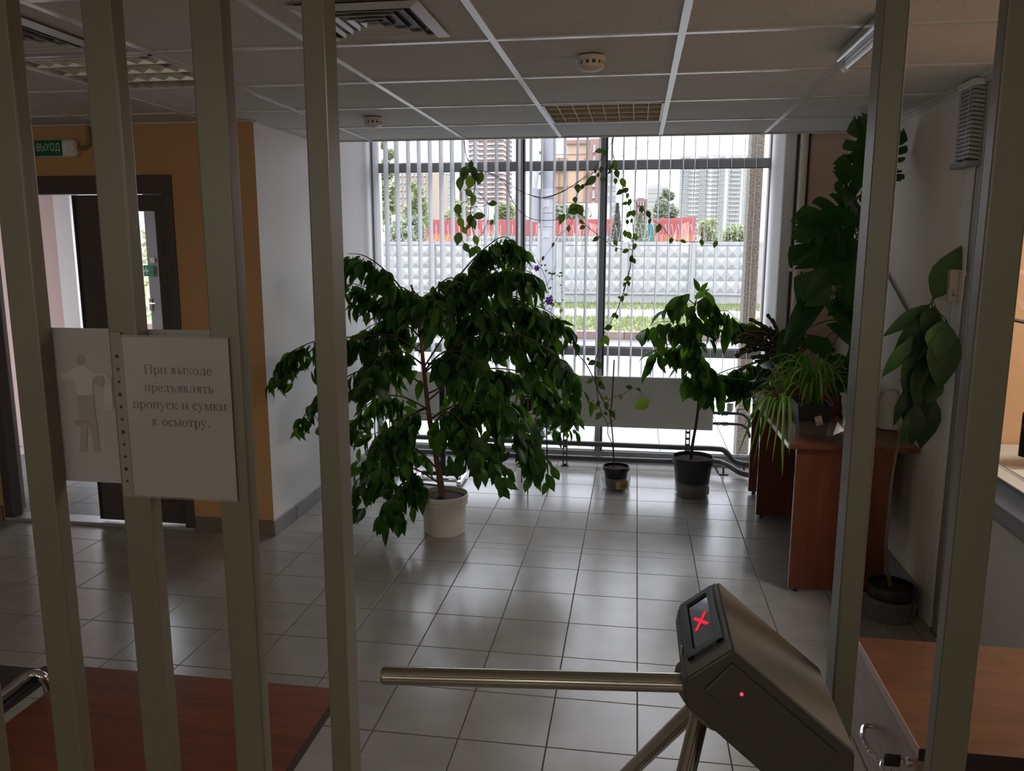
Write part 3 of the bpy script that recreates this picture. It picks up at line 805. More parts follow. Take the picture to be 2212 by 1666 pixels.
def radiator(name, label, x0, x1, feet):
    y0, y1, z0, z1 = 5.955, 6.005, 0.322, 0.71
    t = thing(name, label, 'radiator', ((x0 + x1) / 2, 5.98, 0), 'panel radiators under the window')
    MB().box(x0, x1, y0, y0 + .014, z0, z1).build('front_panel', m_white_metal, t, bevel=.005)
    MB().box(x0 + .012, x1 - .012, y0 + .014, y1 - .02, z0 + .02, z1 - .03).build('core', m_white_metal, t)
    g = MB(); g.box(x0, x1, y1 - .004, y1, z1 - .018, z1 - .004); g.box(x0, x0 + .004, y0 + .014, y1, z0, z1 - .004); g.box(x1 - .004, x1, y0 + .014, y1, z0, z1 - .004)
    n = int((x1 - x0) / .022)
    for i in range(n): g.box(x0 + (x1 - x0) * i / n, x0 + (x1 - x0) * i / n + .007, y0 + .014, y1, z1 - .012, z1 - .004)
    g.build('top_grille', m_white_metal, t)
    for fx in feet:
        m = MB()
        for a in (-.018, .010): m.box(fx + a, fx + a + .008, 5.975, 5.998, 0, z0 + .04)
        z = 0
        while z < z0: m.box(fx - .010, fx + .010, 5.975, 5.979, z, z + .018); z += .048
        m.box(fx - .03, fx + .03, 5.96, 6.01, 0, .006)
        m.build('foot_bracket', m_pipe, t)
    return t
radiator('panel_radiator', 'white panel radiator under the right half of the window', -0.655, 0.592, (-0.505, 0.415))
radiator('panel_radiator', 'white panel radiator behind the big ficus, partly hidden by leaves', -1.93, -0.672, (-1.75, -0.85))
hp = thing('heating_pipes', 'dark grey heating pipes running along the floor below the radiators', 'pipe', (-0.5, 6.05, 0))
y1_, y2_ = 6.04, 5.99
MB().tube(bez([(-1.98, y1_, .17), (0.2, y1_, .165), (0.62, y1_, .165), (0.70, y1_ - .02, .15), (0.76, y1_ - .06, .09), (0.84, y1_ - .08, .075), (0.94, y1_ - .08, .075)], 5), 0.021, 10).build('upper_pipe', m_pipe, hp, True)
MB().tube(bez([(-1.98, y2_, .062), (0.2, y2_, .062), (0.60, y2_ - .02, .085), (0.70, y2_ - .08, .08), (0.78, y2_ - .16, .05), (0.86, y2_ - .2, .04), (0.95, y2_ - .2, .04)], 5), 0.021, 10).build('lower_pipe', m_pipe, hp, True)
for fx, fy in ((0.68, 5.93), (0.83, 5.95)):
    MB().box(fx - .035, fx + .035, fy - .03, fy + .03, 0, .008).box(fx - .006, fx + .006, fy - .01, fy + .01, 0.008, .06).build('floor_bracket', m_pipe, hp)
for zz, nm in ((.452, 'flow_pipe'), (.372, 'return_pipe')):
    MB().tube(bez([(0.585, 5.985, zz), (0.74, 5.985, zz), (0.80, 5.98, zz - .004), (0.84, 5.95, zz - .03), (0.86, 5.93, zz - .09)], 4), 0.011, 8).build(nm, m_pipe, hp, True)
    MB().tube([(0.66, 5.985, zz), (0.70, 5.985, zz)], 0.017, 10).tube([(0.625, 5.985, zz), (0.645, 5.985, zz)], 0.0155, 6).build('pipe_joint', m_chrome if zz < .4 else m_pipe, hp, True)
MB().lathe([(.012, 0), (.02, .01), (.024, .02), (.024, .06), (.02, .068), (.008, .07)], (0.712, 5.98, .463), 14).build('valve_head', m_white_plastic, hp, True)
MB().tube([(.768, 5.98, .455), (.768, 5.98, .485)], .005, 6).tube([(.762, 5.975, .487), (.82, 5.975, .49)], .0035, 6).build('valve_lever', M('dark_red_paint', (0.16, 0.03, 0.025), .5), hp)
# riser pipe in the corner
rp = thing('riser_pipe', 'pale painted vertical riser pipe beside the peach pier', 'pipe', (1.04, 5.57, 0))
MB().tube([(1.045, 5.555, 0), (1.045, 5.555, 2.83)], 0.024, 14).build('tube', m_cream, rp, True)
for zz in (1.52, .45): MB().box(1.0, 1.09, 5.55, 5.6, zz - .012, zz + .012).build('clip', m_white_metal, rp)
MB().tube([(1.012, 5.575, 0), (1.012, 5.575, 2.83)], 0.006, 6).build('dark_line', m_black, rp)  # thin black tube drawing the dark line beside the riser
MB().tube([(1.083, 5.575, 0), (1.083, 5.575, 2.83)], 0.006, 6).build('dark_line', m_black, rp)  # dark gap on the other side, drawn as a black tube

# ================================================================== CEILING FITTINGS
def louvre_lamp(name, label, i, j, glossy, warm):
    x0, y0 = CX + i * CM, CYY + j * CM
    t = thing(name, label, 'ceiling light', (x0 + .3, y0 + .3, CZ), 'square louvre ceiling lights')
    a, b, c, d = x0 + .013, x0 + .587, y0 + .013, y0 + .587
    MB().box(a, b, c, d, CZ + .075, CZ + .08).box(a, b, c, c + .004, CZ, CZ + .075).box(a, b, d - .004, d, CZ, CZ + .075).box(a, a + .004, c, d, CZ, CZ + .075).box(b - .004, b, c, d, CZ, CZ + .075).build('housing', m_white_metal, t)
    m = MB()
    for (u0, u1, v0, v1) in ((a, b, c, c + .012), (a, b, d - .012, d), (a, a + .012, c, d), (b - .012, b, c, d)): m.box(u0, u1, v0, v1, CZ - .002, CZ + .004)
    m.build('rim', m_white_metal, t)
    bl_ = M('louvre_aluminium', (0.78, 0.76, 0.72), 0.16, 0.9) if glossy else M('aged_cream_louvre', (0.50, 0.43, 0.28), 0.45, 0.2)
    for k in range(1, 4):       # long v-blades
        yy = c + (d - c) * k / 4
        MB().prism([(yy - .003, CZ + .002), (yy + .003, CZ + .002), (yy + .016, CZ + .05), (yy - .016, CZ + .05)], 'x', a + .004, b - .004).build('long_blade', bl_, t)
    for k in range(1, 8):
        xx = a + (b - a) * k / 8
        m = MB()
        for q in range(4):
            yy0, yy1 = c + (d - c) * q / 4, c + (d - c) * (q + 1) / 4
            m.prism([(xx - .0015, CZ + .003), (xx + .0015, CZ + .003), (xx + .006, CZ + .047), (xx - .006, CZ + .047)], 'y', yy0 + .004, yy1 - .004)
        m.build('cross_blade', bl_, t)
    for k in range(4):
        yy = c + (d - c) * (k + .5) / 4
        MB().tube([(a + .02, yy, CZ + .062), (b - .02, yy, CZ + .062)], .008, 8).build('fluorescent_tube', m_white_plastic, t, True)
louvre_lamp('louvre_light', 'square ceiling light with yellowed louvre near the window', 0, 2, False, True)
louvre_lamp('louvre_light', 'square ceiling light with shiny metal louvre beyond the exit-side bars', -3, 0, True, False)
m_ventm = M('vent_enamel', (0.62, 0.62, 0.61), 0.22, spec=0.8)
def diffuser(name, label, cx, cy_, s0=.19):
    t = thing(name, label, 'air vent', (cx, cy_, CZ - .03), 'square ceiling air diffusers')
    MB().box(cx - s0 + .02, cx + s0 - .02, cy_ - s0 + .02, cy_ + s0 - .02, CZ - .001, CZ + .005).build('backing', m_black, t)
    def ring(nm, so, si, zo, zi):
        o = [(cx - so, cy_ - so, zo), (cx + so, cy_ - so, zo), (cx + so, cy_ + so, zo), (cx - so, cy_ + so, zo)]
        i_ = [(cx - si, cy_ - si, zi), (cx + si, cy_ - si, zi), (cx + si, cy_ + si, zi), (cx - si, cy_ + si, zi)]
        tk = .002
        vs = o + i_ + [(x, y, z + tk) for x, y, z in o] + [(x, y, z + tk) for x, y, z in i_]
        f = []
        for k in range(4):
            n = (k + 1) % 4
            f += [(k, n, 4 + n, 4 + k), (8 + k, 12 + k, 12 + n, 8 + n), (k, 8 + k, 8 + n, n), (4 + k, 4 + n, 12 + n, 12 + k)]
        MB().add(vs, f).build(nm, m_ventm, t)
    ring('outer_frame', s0, s0 - .032, CZ - .006, CZ - .014)
    for k, so in enumerate((.70, .50, .31, .15)):
        ring('vane', s0 * so, s0 * (so - .055), CZ - .013, CZ - .004)
    MB().box(cx - s0, cx + s0, cy_ - s0, cy_ + s0, CZ - .004, CZ - .0035).box(cx-.001,cx+.001,cy_-.001,cy_+.001,CZ-.004,CZ) if False else None
    return t
diffuser('air_diffuser', 'square ceiling air vent of nested frames right of the thin grille post', -0.79, 2.42)
diffuser('air_diffuser', 'square ceiling air vent beside the shiny louvre light', -1.98, 2.40, .20)
def smoke(label, px_, py_):
    p = atz(px_, py_, CZ - .02)
    t = thing('smoke_detector', label, 'smoke detector', (p.x, p.y, CZ - .045), 'ceiling smoke detectors')
    m_sd = M('detector_plastic', (0.66, 0.60, 0.52), .45)
    MB().lathe([(.050, CZ), (.050, CZ - .012), (.046, CZ - .016)], (p.x, p.y, 0), 24).build('base', m_sd, t, True)
    MB().lathe([(.040, CZ - .015), (.040, CZ - .030)], (p.x, p.y, 0), 24).build('chamber', m_black, t, True)
    m = MB()
    for k in range(12):
        a = k * math.pi / 6
        m.obox((p.x + .043 * math.cos(a), p.y + .043 * math.sin(a), CZ - .022), (.003 * math.cos(a), .003 * math.sin(a), 0), (-.006 * math.sin(a), .006 * math.cos(a), 0), (0, 0, .008))
    m.build('grille_fins', m_sd, t)
    MB().lathe([(.046, CZ - .028), (.045, CZ - .036), (.030, CZ - .046), (.008, CZ - .050)], (p.x, p.y, 0), 24).build('cap', m_sd, t, True)
smoke('round beige smoke detector on the ceiling in front of the yellowed louvre light', 1277, 136)
smoke('round beige smoke detector on the ceiling above the white wall end', 806, 264)
tl = thing('tube_light', 'shiny slim tube light fixed to the ceiling beside the grille post', 'ceiling light', (.70, 2.8, CZ - .05))
MB().box(.655, .735, 2.56, 3.02, CZ - .035, CZ - .001).build('batten', M('batten_metal', (.6, .6, .6), .25, .9), tl, bevel=.006)
MB().tube([(.695, 2.55, CZ - .045), (.695, 3.05, CZ - .045)], .016, 14).build('tube', M('bright_tube', (.80, .81, .82), .12, spec=.9), tl, True)
MB().tube([(.695, 3.015, CZ - .045), (.695, 3.055, CZ - .045)], .018, 14).build('end_cap', m_white_plastic, tl, True)

# ================================================================== EXIT SIGN
YE = YX - 0.05
a, b = at(76, 320, YE), at(134, 320, YE)
z0, z1 = at(110, 337, YE).z, at(110, 303, YE).z
xr_ = at(161, 320, YE).x
ex = thing('exit_sign', 'green and white exit sign above the brown entrance door', 'sign', ((a.x + xr_) / 2, YX - .03, z0))
MB().box(a.x - .012, xr_, YE, YX, z0 - .006, z1 + .006).build('housing', m_white_plastic, ex, bevel=.022, segs=3)
MB().box(a.x, b.x, YE - .004, YE + .001, z0, z1).build('green_panel', M('exit_green', (0.0, 0.13, 0.05), .35), ex)
MB().lathe([(.024, 0), (.024, .006), (.018, .009)], (b.x + .055, YE + .002, (z0 + z1) / 2), 18, axis=(0, -1, 0)).build('lamp_cap', m_white_plastic, ex, True)
MB().box(b.x + .004, b.x + .03, YE - .003, YE + .001, z0 + .015, z1 - .015).build('test_plate', M('pale_plate', (.8, .8, .78), .3), ex, bevel=.002)
def text(root, s, x, z, w, y, mat, name, h=None):
    """flat lettering with the built-in font, turned into a mesh"""
    c = bpy.data.curves.new(name, 'FONT'); c.body = s; c.size = 1; c.extrude = 0; c.fill_mode = 'BOTH'
    o = bpy.data.objects.new(name, c); COL.objects.link(o)
    bpy.context.view_layer.update()
    me = bpy.data.meshes.new_from_object(o.evaluated_get(bpy.context.evaluated_depsgraph_get()))
    bpy.data.objects.remove(o)
    xs = [v.co.x for v in me.vertices]; ys = [v.co.y for v in me.vertices]
    k = w / (max(xs) - min(xs)); kz = (h / (max(ys) - min(ys))) if h else k
    org = ORG[root.name]
    for v in me.vertices:
        v.co = Vector((x + (v.co.x - min(xs)) * k, y, z + (v.co.y - min(ys)) * kz)) - org
    me.materials.clear(); me.materials.append(mat)
    o = bpy.data.objects.new(name, me); COL.objects.link(o); o.parent = root; ORG[o.name] = org
    return o
text(ex, 'ВЫХОД', a.x + .012, z0 + .018, b.x - a.x - .022, YE - .0048, M('sign_white', (.72, .78, .74), .4), 'lettering', z1 - z0 - .034)
MB().tube(bez([(xr_ - .01, YX - .02, (z0 + z1) / 2), (xr_ + .04, YX - .02, (z0 + z1) / 2 + .003), (xr_ + .065, YX - .02, (z0 + z1) / 2 + .03), (xr_ + .068, YX - .02, CZ - .03), (xr_ + .068, YX - .02, CZ)], 5), .011, 8).build('cable_conduit', M('brown_conduit', (.25, .16, .08), .5), ex, True)
# things seen through the door glass
yq = YV - .012
p = at(331, 562, YV)
sw = M('switch_white', (.78, .76, .75), .4)
for lb, px_, py_ in (('white square switch plate on the grey vestibule wall, lower of two', 331, 562), ('white square switch plate on the grey vestibule wall, upper of two', 362, 546)):
    p = at(px_, py_, YV)
    tag(MB().box(p.x - .021, p.x + .021, YV - .014, YV, p.z - .021, p.z + .021).build('switch_plate', sw, bevel=.005), lb, 'switch', 'switch plates in the vestibule')
p0, p1 = at(309, 573, YV - .02), at(333, 597, YV - .02)
es = thing('exit_arrow_sign', 'green sign with a white arrow seen through the door glass', 'sign', (p0.x, YV - .02, p1.z))
MB().box(p0.x, p1.x, YV - .02, YV - .016, p1.z, p0.z).build('plate', M('sticker_green', (0.0, 0.26, 0.12), .4), es)
cx_, cz_ = (p0.x + p1.x) / 2 - .01, (p0.z + p1.z) / 2
MB().box(cx_ - .03, cx_ + .012, YV - .022, YV - .0205, cz_ - .009, cz_ + .009).prism([(cx_ - .02, cz_ + .016), (cx_ + .002, cz_ + .016), (cx_ - .009, cz_ + .03)], 'y', YV - .022, YV - .0205).prism([(cx_ - .02, cz_ - .016), (cx_ - .009, cz_ - .03), (cx_ + .002, cz_ - .016)], 'y', YV - .022, YV - .0205).build('arrow', sw, es)
p = at(327, 655, YV)
dh = thing('door_lock_plate', 'long pale lock plate with handle on the vestibule wall edge', 'handle', (p.x, YV - .03, p.z))
MB().box(p.x - .012, p.x + .012, YV - .012, YV, p.z - .06, p.z + .04).build('plate', m_chrome, dh, bevel=.003)
MB().tube([(p.x, YV - .01, p.z), (p.x, YV - .035, p.z), (p.x + .06, YV - .037, p.z)], .006, 8).build('lever', m_chrome, dh, True)
# greenery outside the vestibule opening
hd = thing('street_bush', 'leafy bush outside the vestibule opening', 'bush', (-5.2, 8.2, GZ))
MB().tube([(-5.2, 8.2, GZ - .1), (-5.2, 8.2, .9)], .04, 6).build('trunk', m_twig, hd)
rnd = random.Random(3); m = MB()
for k in range(900):
    pc = Vector((-5.2 + rnd.gauss(0, .6), 8.2 + rnd.gauss(0, .35), .9 + rnd.uniform(0, 1.7))); d = Vector((rnd.gauss(0, 1), rnd.gauss(0, 1), rnd.gauss(0, .6))).normalized(); e = d.orthogonal().normalized(); s_ = .05
    m.add([pc - d * s_, pc - e * s_ * .5, pc + d * s_, pc + e * s_ * .5], [(0, 1, 2, 3)])
m.build('crown', m_tree1, hd, kind='stuff')

# ================================================================== STEEL GRILLE WITH PASSAGE
YG = 1.32
def bar_at(root, x0, x1, y1):
    m = MB().box(x0, x1, YG, y1, 0.0, CZ)
    return m.build('bar', m_bar, root, bevel=.004, segs=2)
gl = thing('bar_grille', 'dull olive grille of vertical square bars left of the passage', 'grille', (-0.95, YG, 0))
PX = 0.1975
for k in range(-2, 3):
    x0 = -1.144 + PX * k
    bar_at(gl, x0, x0 + .058, YG + .036)
bar_at(gl, -0.5524, -0.514, YG + .059)
for z in (0.03, CZ - .06): MB().box(-1.6, -0.553, YG + .008, YG + .03, z, z + .03).build('rail', m_bar, gl)
g2 = thing('bar_grille', 'dull olive grille of vertical square bars right of the turnstile', 'grille', (0.5, YG, 0))
bar_at(g2, 0.3498, 0.386, 1.3745)
bar_at(g2, 0.5174, 0.573, 1.3545)
bar_at(g2, 0.72, 0.776, 1.3545)
for z in (0.03, CZ - .06): MB().box(0.386, 0.95, YG + .008, YG + .03, z, z + .03).build('rail', m_bar, g2)

# ---- notice in a plastic pocket, and the printed sheet taped behind
m_paper = M('white_paper', (0.56, 0.535, 0.50), .8, trans=.25, var=.02, scale=6)
m_ink = M('black_ink', (0.03, 0.028, 0.025), .7)
yn = YG - .004
tl_, br2 = at(263, 724, yn), at(514, 1078, yn)
x0, x1 = at(262, 726, yn).x, at(512, 1070, yn).x
z0, z1 = at(290, 1070, yn).z, at(380, 730, yn).z
nt_ = thing('paper_notice', 'white printed notice in a punched plastic pocket on the front of the bars', 'notice', ((x0 + x1) / 2, yn, z0))
MB().box(x0, x1, yn, yn + .0006, z0, z1).build('paper', m_paper, nt_)
xs_ = x0 - .022
m = MB().box(x0 - .002, x1 + .002, yn - .0022, yn - .0018, z0 - .003, z1 + .004)
m.build('plastic_pocket', glassy('pocket_film', (.97, .97, .97), .2, .12, .05, (.7, .7, .7)), nt_)
ps = MB().box(xs_, x0 - .002, yn, yn + .0006, z0 - .003, z1 + .008).build('punched_strip', M('pocket_strip', (.40, .37, .30), .35, trans=.3), nt_)
for k in range(11):
    zz = z1 - .036 - k * .0235
    MB().lathe([(.0028 if k % 3 else .0036, 0), (.0028 if k % 3 else .0036, .0003)], (xs_ + .010, yn, zz), 10, axis=(0, -1, 0)).build('punch_hole', m_black, ps)
# serif letters from stems, hairlines, serifs and bowls
XH = .46
BOLD = .016
def ringp(cx, cy, rx, ry, a0=0, a1=360, wx=.075, wy=.028, n=22):
    out = []
    for i in range(n):
        t0 = math.radians(a0 + (a1 - a0) * i / n); t1 = math.radians(a0 + (a1 - a0) * (i + 1) / n)
        out.append([(cx + rx * math.cos(t0), cy + ry * math.sin(t0)), (cx + rx * math.cos(t1), cy + ry * math.sin(t1)),
                    (cx + (rx - wx) * math.cos(t1), cy + (ry - wy) * math.sin(t1)), (cx + (rx - wx) * math.cos(t0), cy + (ry - wy) * math.sin(t0))])
    return out
def rect(a, b, c, d): return [[(a, c), (b, c), (b, d), (a, d)]]
def stemp(x, y0=0, y1=XH, w=.08, s0=True, s1=True):
    r_ = rect(x - w / 2, x + w / 2, y0, y1)
    if s0: r_ += rect(x - .085, x + .085, y0, y0 + .022)
    if s1: r_ += rect(x - .085, x + .085, y1 - .022, y1)
    return r_
def diag(x0, y0, x1, y1, w): return [[(x0 - w / 2, y0), (x0 + w / 2, y0), (x1 + w / 2, y1), (x1 - w / 2, y1)]]
def ser(x, y, w=.075): return rect(x - w, x + w, y, y + .022)
G = {
 'П': (.74, stemp(.15, 0, .66, .095) + stemp(.59, 0, .66, .095) + rect(.1, .64, .635, .66)),
 'п': (.56, stemp(.13) + stemp(.43) + rect(.1, .46, XH - .028, XH)),
 'р': (.52, stemp(.13, -.21, XH, .08, True, False) + rect(.03, .1, XH - .03, XH) + ringp(.27, .225, .20, .235)),
 'и': (.58, stemp(.13) + stemp(.45) + diag(.15, .05, .43, XH - .05, .035)),
 'в': (.50, stemp(.13) + ringp(.20, .345, .165, .115, -90, 90) + ringp(.21, .12, .20, .125, -90, 90) + rect(.1, .22, .222, .245) + rect(.1, .22, 0, .022) + rect(.1, .22, XH - .022, XH)),
 'ы': (.70, stemp(.13) + ringp(.22, .13, .18, .135, -90, 90) + rect(.1, .23, .245, .268) + rect(.1, .23, 0, .022) + stemp(.57)),
 'х': (.52, diag(.42, 0, .10, XH, .09) + diag(.09, 0, .43, XH, .03) + ser(.09, 0) + ser(.43, 0) + ser(.09, XH - .022) + ser(.43, XH - .022)),
 'о': (.50, ringp(.25, .225, .215, .238)),
 'д': (.55, diag(.13, .02, .19, XH, .035) + rect(.37, .45, .02, XH) + rect(.12, .5, XH - .025, XH) + rect(.02, .53, 0, .026) + rect(.02, .05, -.1, .02) + rect(.5, .53, -.1, .02)),
 'е': (.45, ringp(.235, .225, .20, .238, 0, 325) + rect(.07, .42, .235, .26)),
 'ъ': (.55, rect(.02, .2, XH - .025, XH) + rect(.02, .045, XH - .1, XH) + rect(.16, .24, 0, XH) + ringp(.31, .13, .18, .135, -90, 90) + rect(.2, .32, .245, .268) + rect(.1, .32, 0, .022)),
 'я': (.50, stemp(.37) + ringp(.30, .34, .19, .12, 90, 270) + rect(.28, .4, XH - .022, XH) + rect(.28, .4, .218, .24) + diag(.09, 0, .26, .23, .075) + ser(.08, 0, .06)),
 'л': (.54, diag(.10, .02, .19, XH, .035) + rect(.02, .12, 0, .04) + stemp(.41) + rect(.14, .45, XH - .025, XH)),
 'т': (.47, stemp(.235, 0, XH, .08, True, False) + rect(.03, .44, XH - .026, XH) + rect(.03, .052, XH - .13, XH) + rect(.418, .44, XH - .13, XH)),
 'ь': (.48, stemp(.13) + ringp(.24, .13, .19, .135, -90, 90) + rect(.1, .25, .245, .268) + rect(.1, .25, 0, .022)),
 'у': (.50, diag(.27, 0, .10, XH, .085) + diag(.16, -.19, .41, XH, .03) + ser(.10, XH - .022) + ser(.41, XH - .022) + ringp(.12, -.16, .055, .055, 0, 360, .055, .055, 10)),
 'с': (.44, ringp(.24, .225, .205, .238, 48, 312) + ringp(.33, .36, .045, .045, 0, 360, .045, .045, 10)),
 'к': (.52, stemp(.13) + diag(.17, .23, .38, XH - .02, .035) + diag(.42, 0, .21, .27, .085) + ser(.43, 0, .07) + ringp(.39, XH - .05, .045, .045, 0, 360, .045, .045, 10)),
 'м': (.64, stemp(.11, 0, XH, .03) + stemp(.52) + diag(.30, .02, .13, XH, .075) + diag(.30, .02, .47, XH, .03)),
 '.': (.25, ringp(.12, .045, .05, .05, 0, 360, .05, .05, 10)),
 ' ': (.26, []),
}
def serif_line(root, s, px0_, px1_, pyb):
    a = at(px0_, pyb, yn); b = at(px1_, pyb + (px1_ - px0_) * .035, yn)
    adv = sum(G[c][0] for c in s) - .06; k = (b.x - a.x) / adv; x = a.x - .03 * k
    m = MB(); yy = yn - .0006
    for c in s:
        w, polys = G[c]
        for q in polys:
            mu = sum(u for u, v in q) / 4; mv = sum(v for u, v in q) / 4
            q = [(u + BOLD * (1 if u > mu else -1), v + BOLD * .6 * (1 if v > mv else -1)) for u, v in q]
            m.add([(x + u * k, yy, a.z + v * k) for u, v in q], [(0, 1, 2, 3)])
        x += w * k
    m.build('printed_line', m_ink, root)
for s, a, b, y in (('При выходе', 312, 458, 807), ('предъявлять', 313, 462, 845), ('пропуск и сумки', 288, 490, 881), ('к осмотру.', 330, 454, 919)):
    serif_line(nt_, s, a, b, y)
yb_ = YG + .038
bx0, bx1 = at(106, 850, yb_).x, at(470, 850, yb_).x
bz0, bz1 = at(200, 1041, yb_).z, at(180, 709, yb_).z
pb = thing('paper_sheet', 'wide sheet with a faint body search drawing taped behind the bars', 'paper', ((bx0 + bx1) / 2, yb_, bz0))
MB().box(bx0, bx1, yb_, yb_ + .0006, bz0, bz1).build('paper', M('back_paper', (0.60, 0.58, 0.57), .8, trans=.4), pb)
m_faint = M('show_through_print', (.36, .325, .29), .8)  # faint colour imitates back print showing through the lit paper
m_faint2 = M('pale_print', (.52, .49, .46), .8)
def pz(px_, py_): p = at(px_, py_, yb_ - .0006); return (p.x, p.z)
PRN = [0]
def printed(nm, pts, mat):
    PRN[0] += 1
    MB().add([(x, yb_ - .0006 - .0003 * PRN[0], z) for x, z in (pz(*q) for q in pts)], [tuple(range(len(pts)))]).build(nm, mat, pb)
def Z(l): return [(90 + x / 3.966, 680 + y / 3.966) for x, y in l]
printed('printed_head', Z([(297, 370), (305, 340), (330, 330), (358, 338), (374, 370), (370, 425), (340, 440), (305, 420)]), m_faint)
printed('printed_torso', Z([(310, 435), (375, 435), (440, 490), (560, 505), (580, 560), (440, 560), (440, 690), (305, 690), (285, 560), (130, 565), (125, 500), (230, 490)]), m_faint2)
printed('printed_trousers', Z([(305, 690), (445, 690), (465, 880), (500, 1150), (450, 1150), (415, 960), (395, 960), (385, 1150), (335, 1150), (330, 920)]), m_faint)
printed('printed_shoe', Z([(325, 1152), (388, 1152), (388, 1175), (325, 1175)]), m_faint)
printed('printed_shoe', Z([(452, 1152), (502, 1152), (505, 1175), (452, 1175)]), m_faint)
printed('printed_hair', Z([(435, 590), (440, 545), (480, 520), (530, 528), (545, 570), (520, 610), (490, 600)]), m_faint)
printed('printed_helper', Z([(545, 560), (600, 540), (620, 800), (560, 820), (540, 760)]), m_faint2)
printed('printed_detector', Z([(280, 915), (300, 900), (325, 915), (430, 925), (490, 935), (485, 960), (430, 955), (325, 950), (300, 945)]), m_faint)

# ================================================================== TURNSTILE
TY0, TY1 = 1.08, 1.312
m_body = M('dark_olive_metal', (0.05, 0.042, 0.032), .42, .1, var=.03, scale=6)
m_body2 = M('olive_metal_lit', (0.15, 0.14, 0.115), .5, .1)  # body metal in a lighter colour for the light on its upper faces
tn = thing('turnstile', 'tripod turnstile with slanted dark body and steel arms', 'turnstile', (.22, 1.2, 0))
C_, D_, E_, F_, G_ = (.148, 1.109), (.087, 1.060), (.322, .965), (.087, 1.016), (.125, .984)
prof = [D_, (.083, 1.035), F_, G_, (.258, .870), (.30, .855), (.327, .87), E_, C_]
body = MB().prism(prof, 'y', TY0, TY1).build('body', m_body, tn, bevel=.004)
u = Vector((.174, 0, -.144)).normalized(); w = Vector((.144, 0, .174)).normalized()
c1 = Vector((C_[0], (TY0 + TY1) / 2, C_[1])); e1 = Vector((E_[0], (TY0 + TY1) / 2, E_[1]))
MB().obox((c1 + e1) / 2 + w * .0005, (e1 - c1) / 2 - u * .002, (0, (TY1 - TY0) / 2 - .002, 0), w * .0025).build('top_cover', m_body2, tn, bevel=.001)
# end face with the screen
dv = Vector((C_[0] - D_[0], 0, C_[1] - D_[1])); ln = dv.length; dv.normalize(); nv = Vector((-dv.z, 0, dv.x))
cc = Vector(((C_[0] + D_[0]) / 2, (TY0 + TY1) / 2, (C_[1] + D_[1]) / 2))
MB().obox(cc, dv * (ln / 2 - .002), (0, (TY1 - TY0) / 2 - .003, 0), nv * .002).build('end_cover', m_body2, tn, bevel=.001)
bz_ = MB(); hy = .092; hx = ln / 2 - .008
sc_ = cc + Vector((0, .012, 0)) + nv * .003
for sgn in (-1, 1):
    bz_.obox(sc_ + Vector((0, sgn * (hy - .008), 0)), dv * hx, (0, .008, 0), nv * .004)
    bz_.obox(sc_ + dv * sgn * (hx - .006), dv * .006, (0, hy, 0), nv * .004)
bz_.build('screen_bezel', M('blue_black_plastic', (.03, .036, .042), .4), tn, bevel=.001)
scr = MB().obox(sc_ - nv * .002, dv * (hx - .012), (0, hy - .016, 0), nv * .002).build('screen', m_black_gloss, tn)
m_redx = emit('red_led', (1.0, .03, .06), 0.2)
for sgn in (-1, 1):
    dd = (dv * .7 + Vector((0, sgn * 1.4, 0))).normalized(); pp = nv.cross(dd)
    MB().obox(sc_ + nv * .0006, dd * .024, pp * .0026, nv * .0004).build('red_cross_stroke', m_redx, scr)
MB().obox(Vector((.0845, 1.17, 1.055)), (.001, 0, 0), (0, .004, 0), (0, 0, .007)).build('side_slot', M('slot_silver', (.4, .4, .4), .3, .6), tn)
# raised reader panel on the front, red lamp
rc = Vector((.205, TY0, 1.005)); 
MB().obox(rc, u * .098, (0, .004, 0), w * .030).build('reader_panel', m_body, tn, bevel=.003)
lp = at(1602, 1500, TY0 - .005)
MB().lathe([(.0026, 0), (.0022, .0015), (.0008, .0022)], lp, 10, axis=(0, -1, 0)).build('status_lamp', emit('red_status', (1, .04, .08), 0.5), tn)
# hub and three arms
hubp = Vector((.128, 1.21, .962)); axv = Vector((-.70, 0, -.714)).normalized()
MB().lathe([(.062, -.03), (.062, .006), (.052, .02), (.020, .024)], hubp, 24, axis=axv).build('hub', m_body2, tn, True)
hc = hubp + axv * .012
tip = at(826, 1459, 1.17)
m_arm = m_steel
arm_s = at(1478, 1479, 1.17)
def arm(p0, p1):
    d = (p1 - p0); L = d.length; d.normalize(); pr_ = [(.0005, L), (.012, L), (.0145, L - .003), (.0148, L - .006), (.0148, 0)]
    pr_.reverse()
    o = MB().lathe(pr_, p0, 20, axis=d).build('arm', m_arm, tn, True)
    a = d.orthogonal().normalized()
    zz = Vector((0, -.35, .1)); zz = (zz - d * zz.dot(d)).normalized()
    for q in (-.0022, .0022):
        zq = d.cross(zz) * q + zz * .0142
        MB().tube([p0 + zq, p0 + d * (L - .004) + zq], .0009, 5).build('arm_groove', m_body, o)
arm(Vector((hc.x, 1.175, arm_s.z + (arm_s.z - tip.z) / (arm_s.x - tip.x) * (hc.x - arm_s.x))), tip)
v2 = Vector((-.25, -.612, -.75)).normalized(); v3 = Vector((-.25, .612, -.75)).normalized()
arm(hc + Vector((0, -.02, -.01)), hc + Vector((0, -.02, -.01)) + v2 * .5)
arm(hc + Vector((0.01, .02, -.01)), hc + Vector((0.01, .02, -.01)) + v3 * .5)
MB().box(.255, .325, 1.17, 1.24, 0, .90).box(.20, .38, 1.10, 1.31, 0, .012).build('support_post', m_bar, tn, bevel=.004)

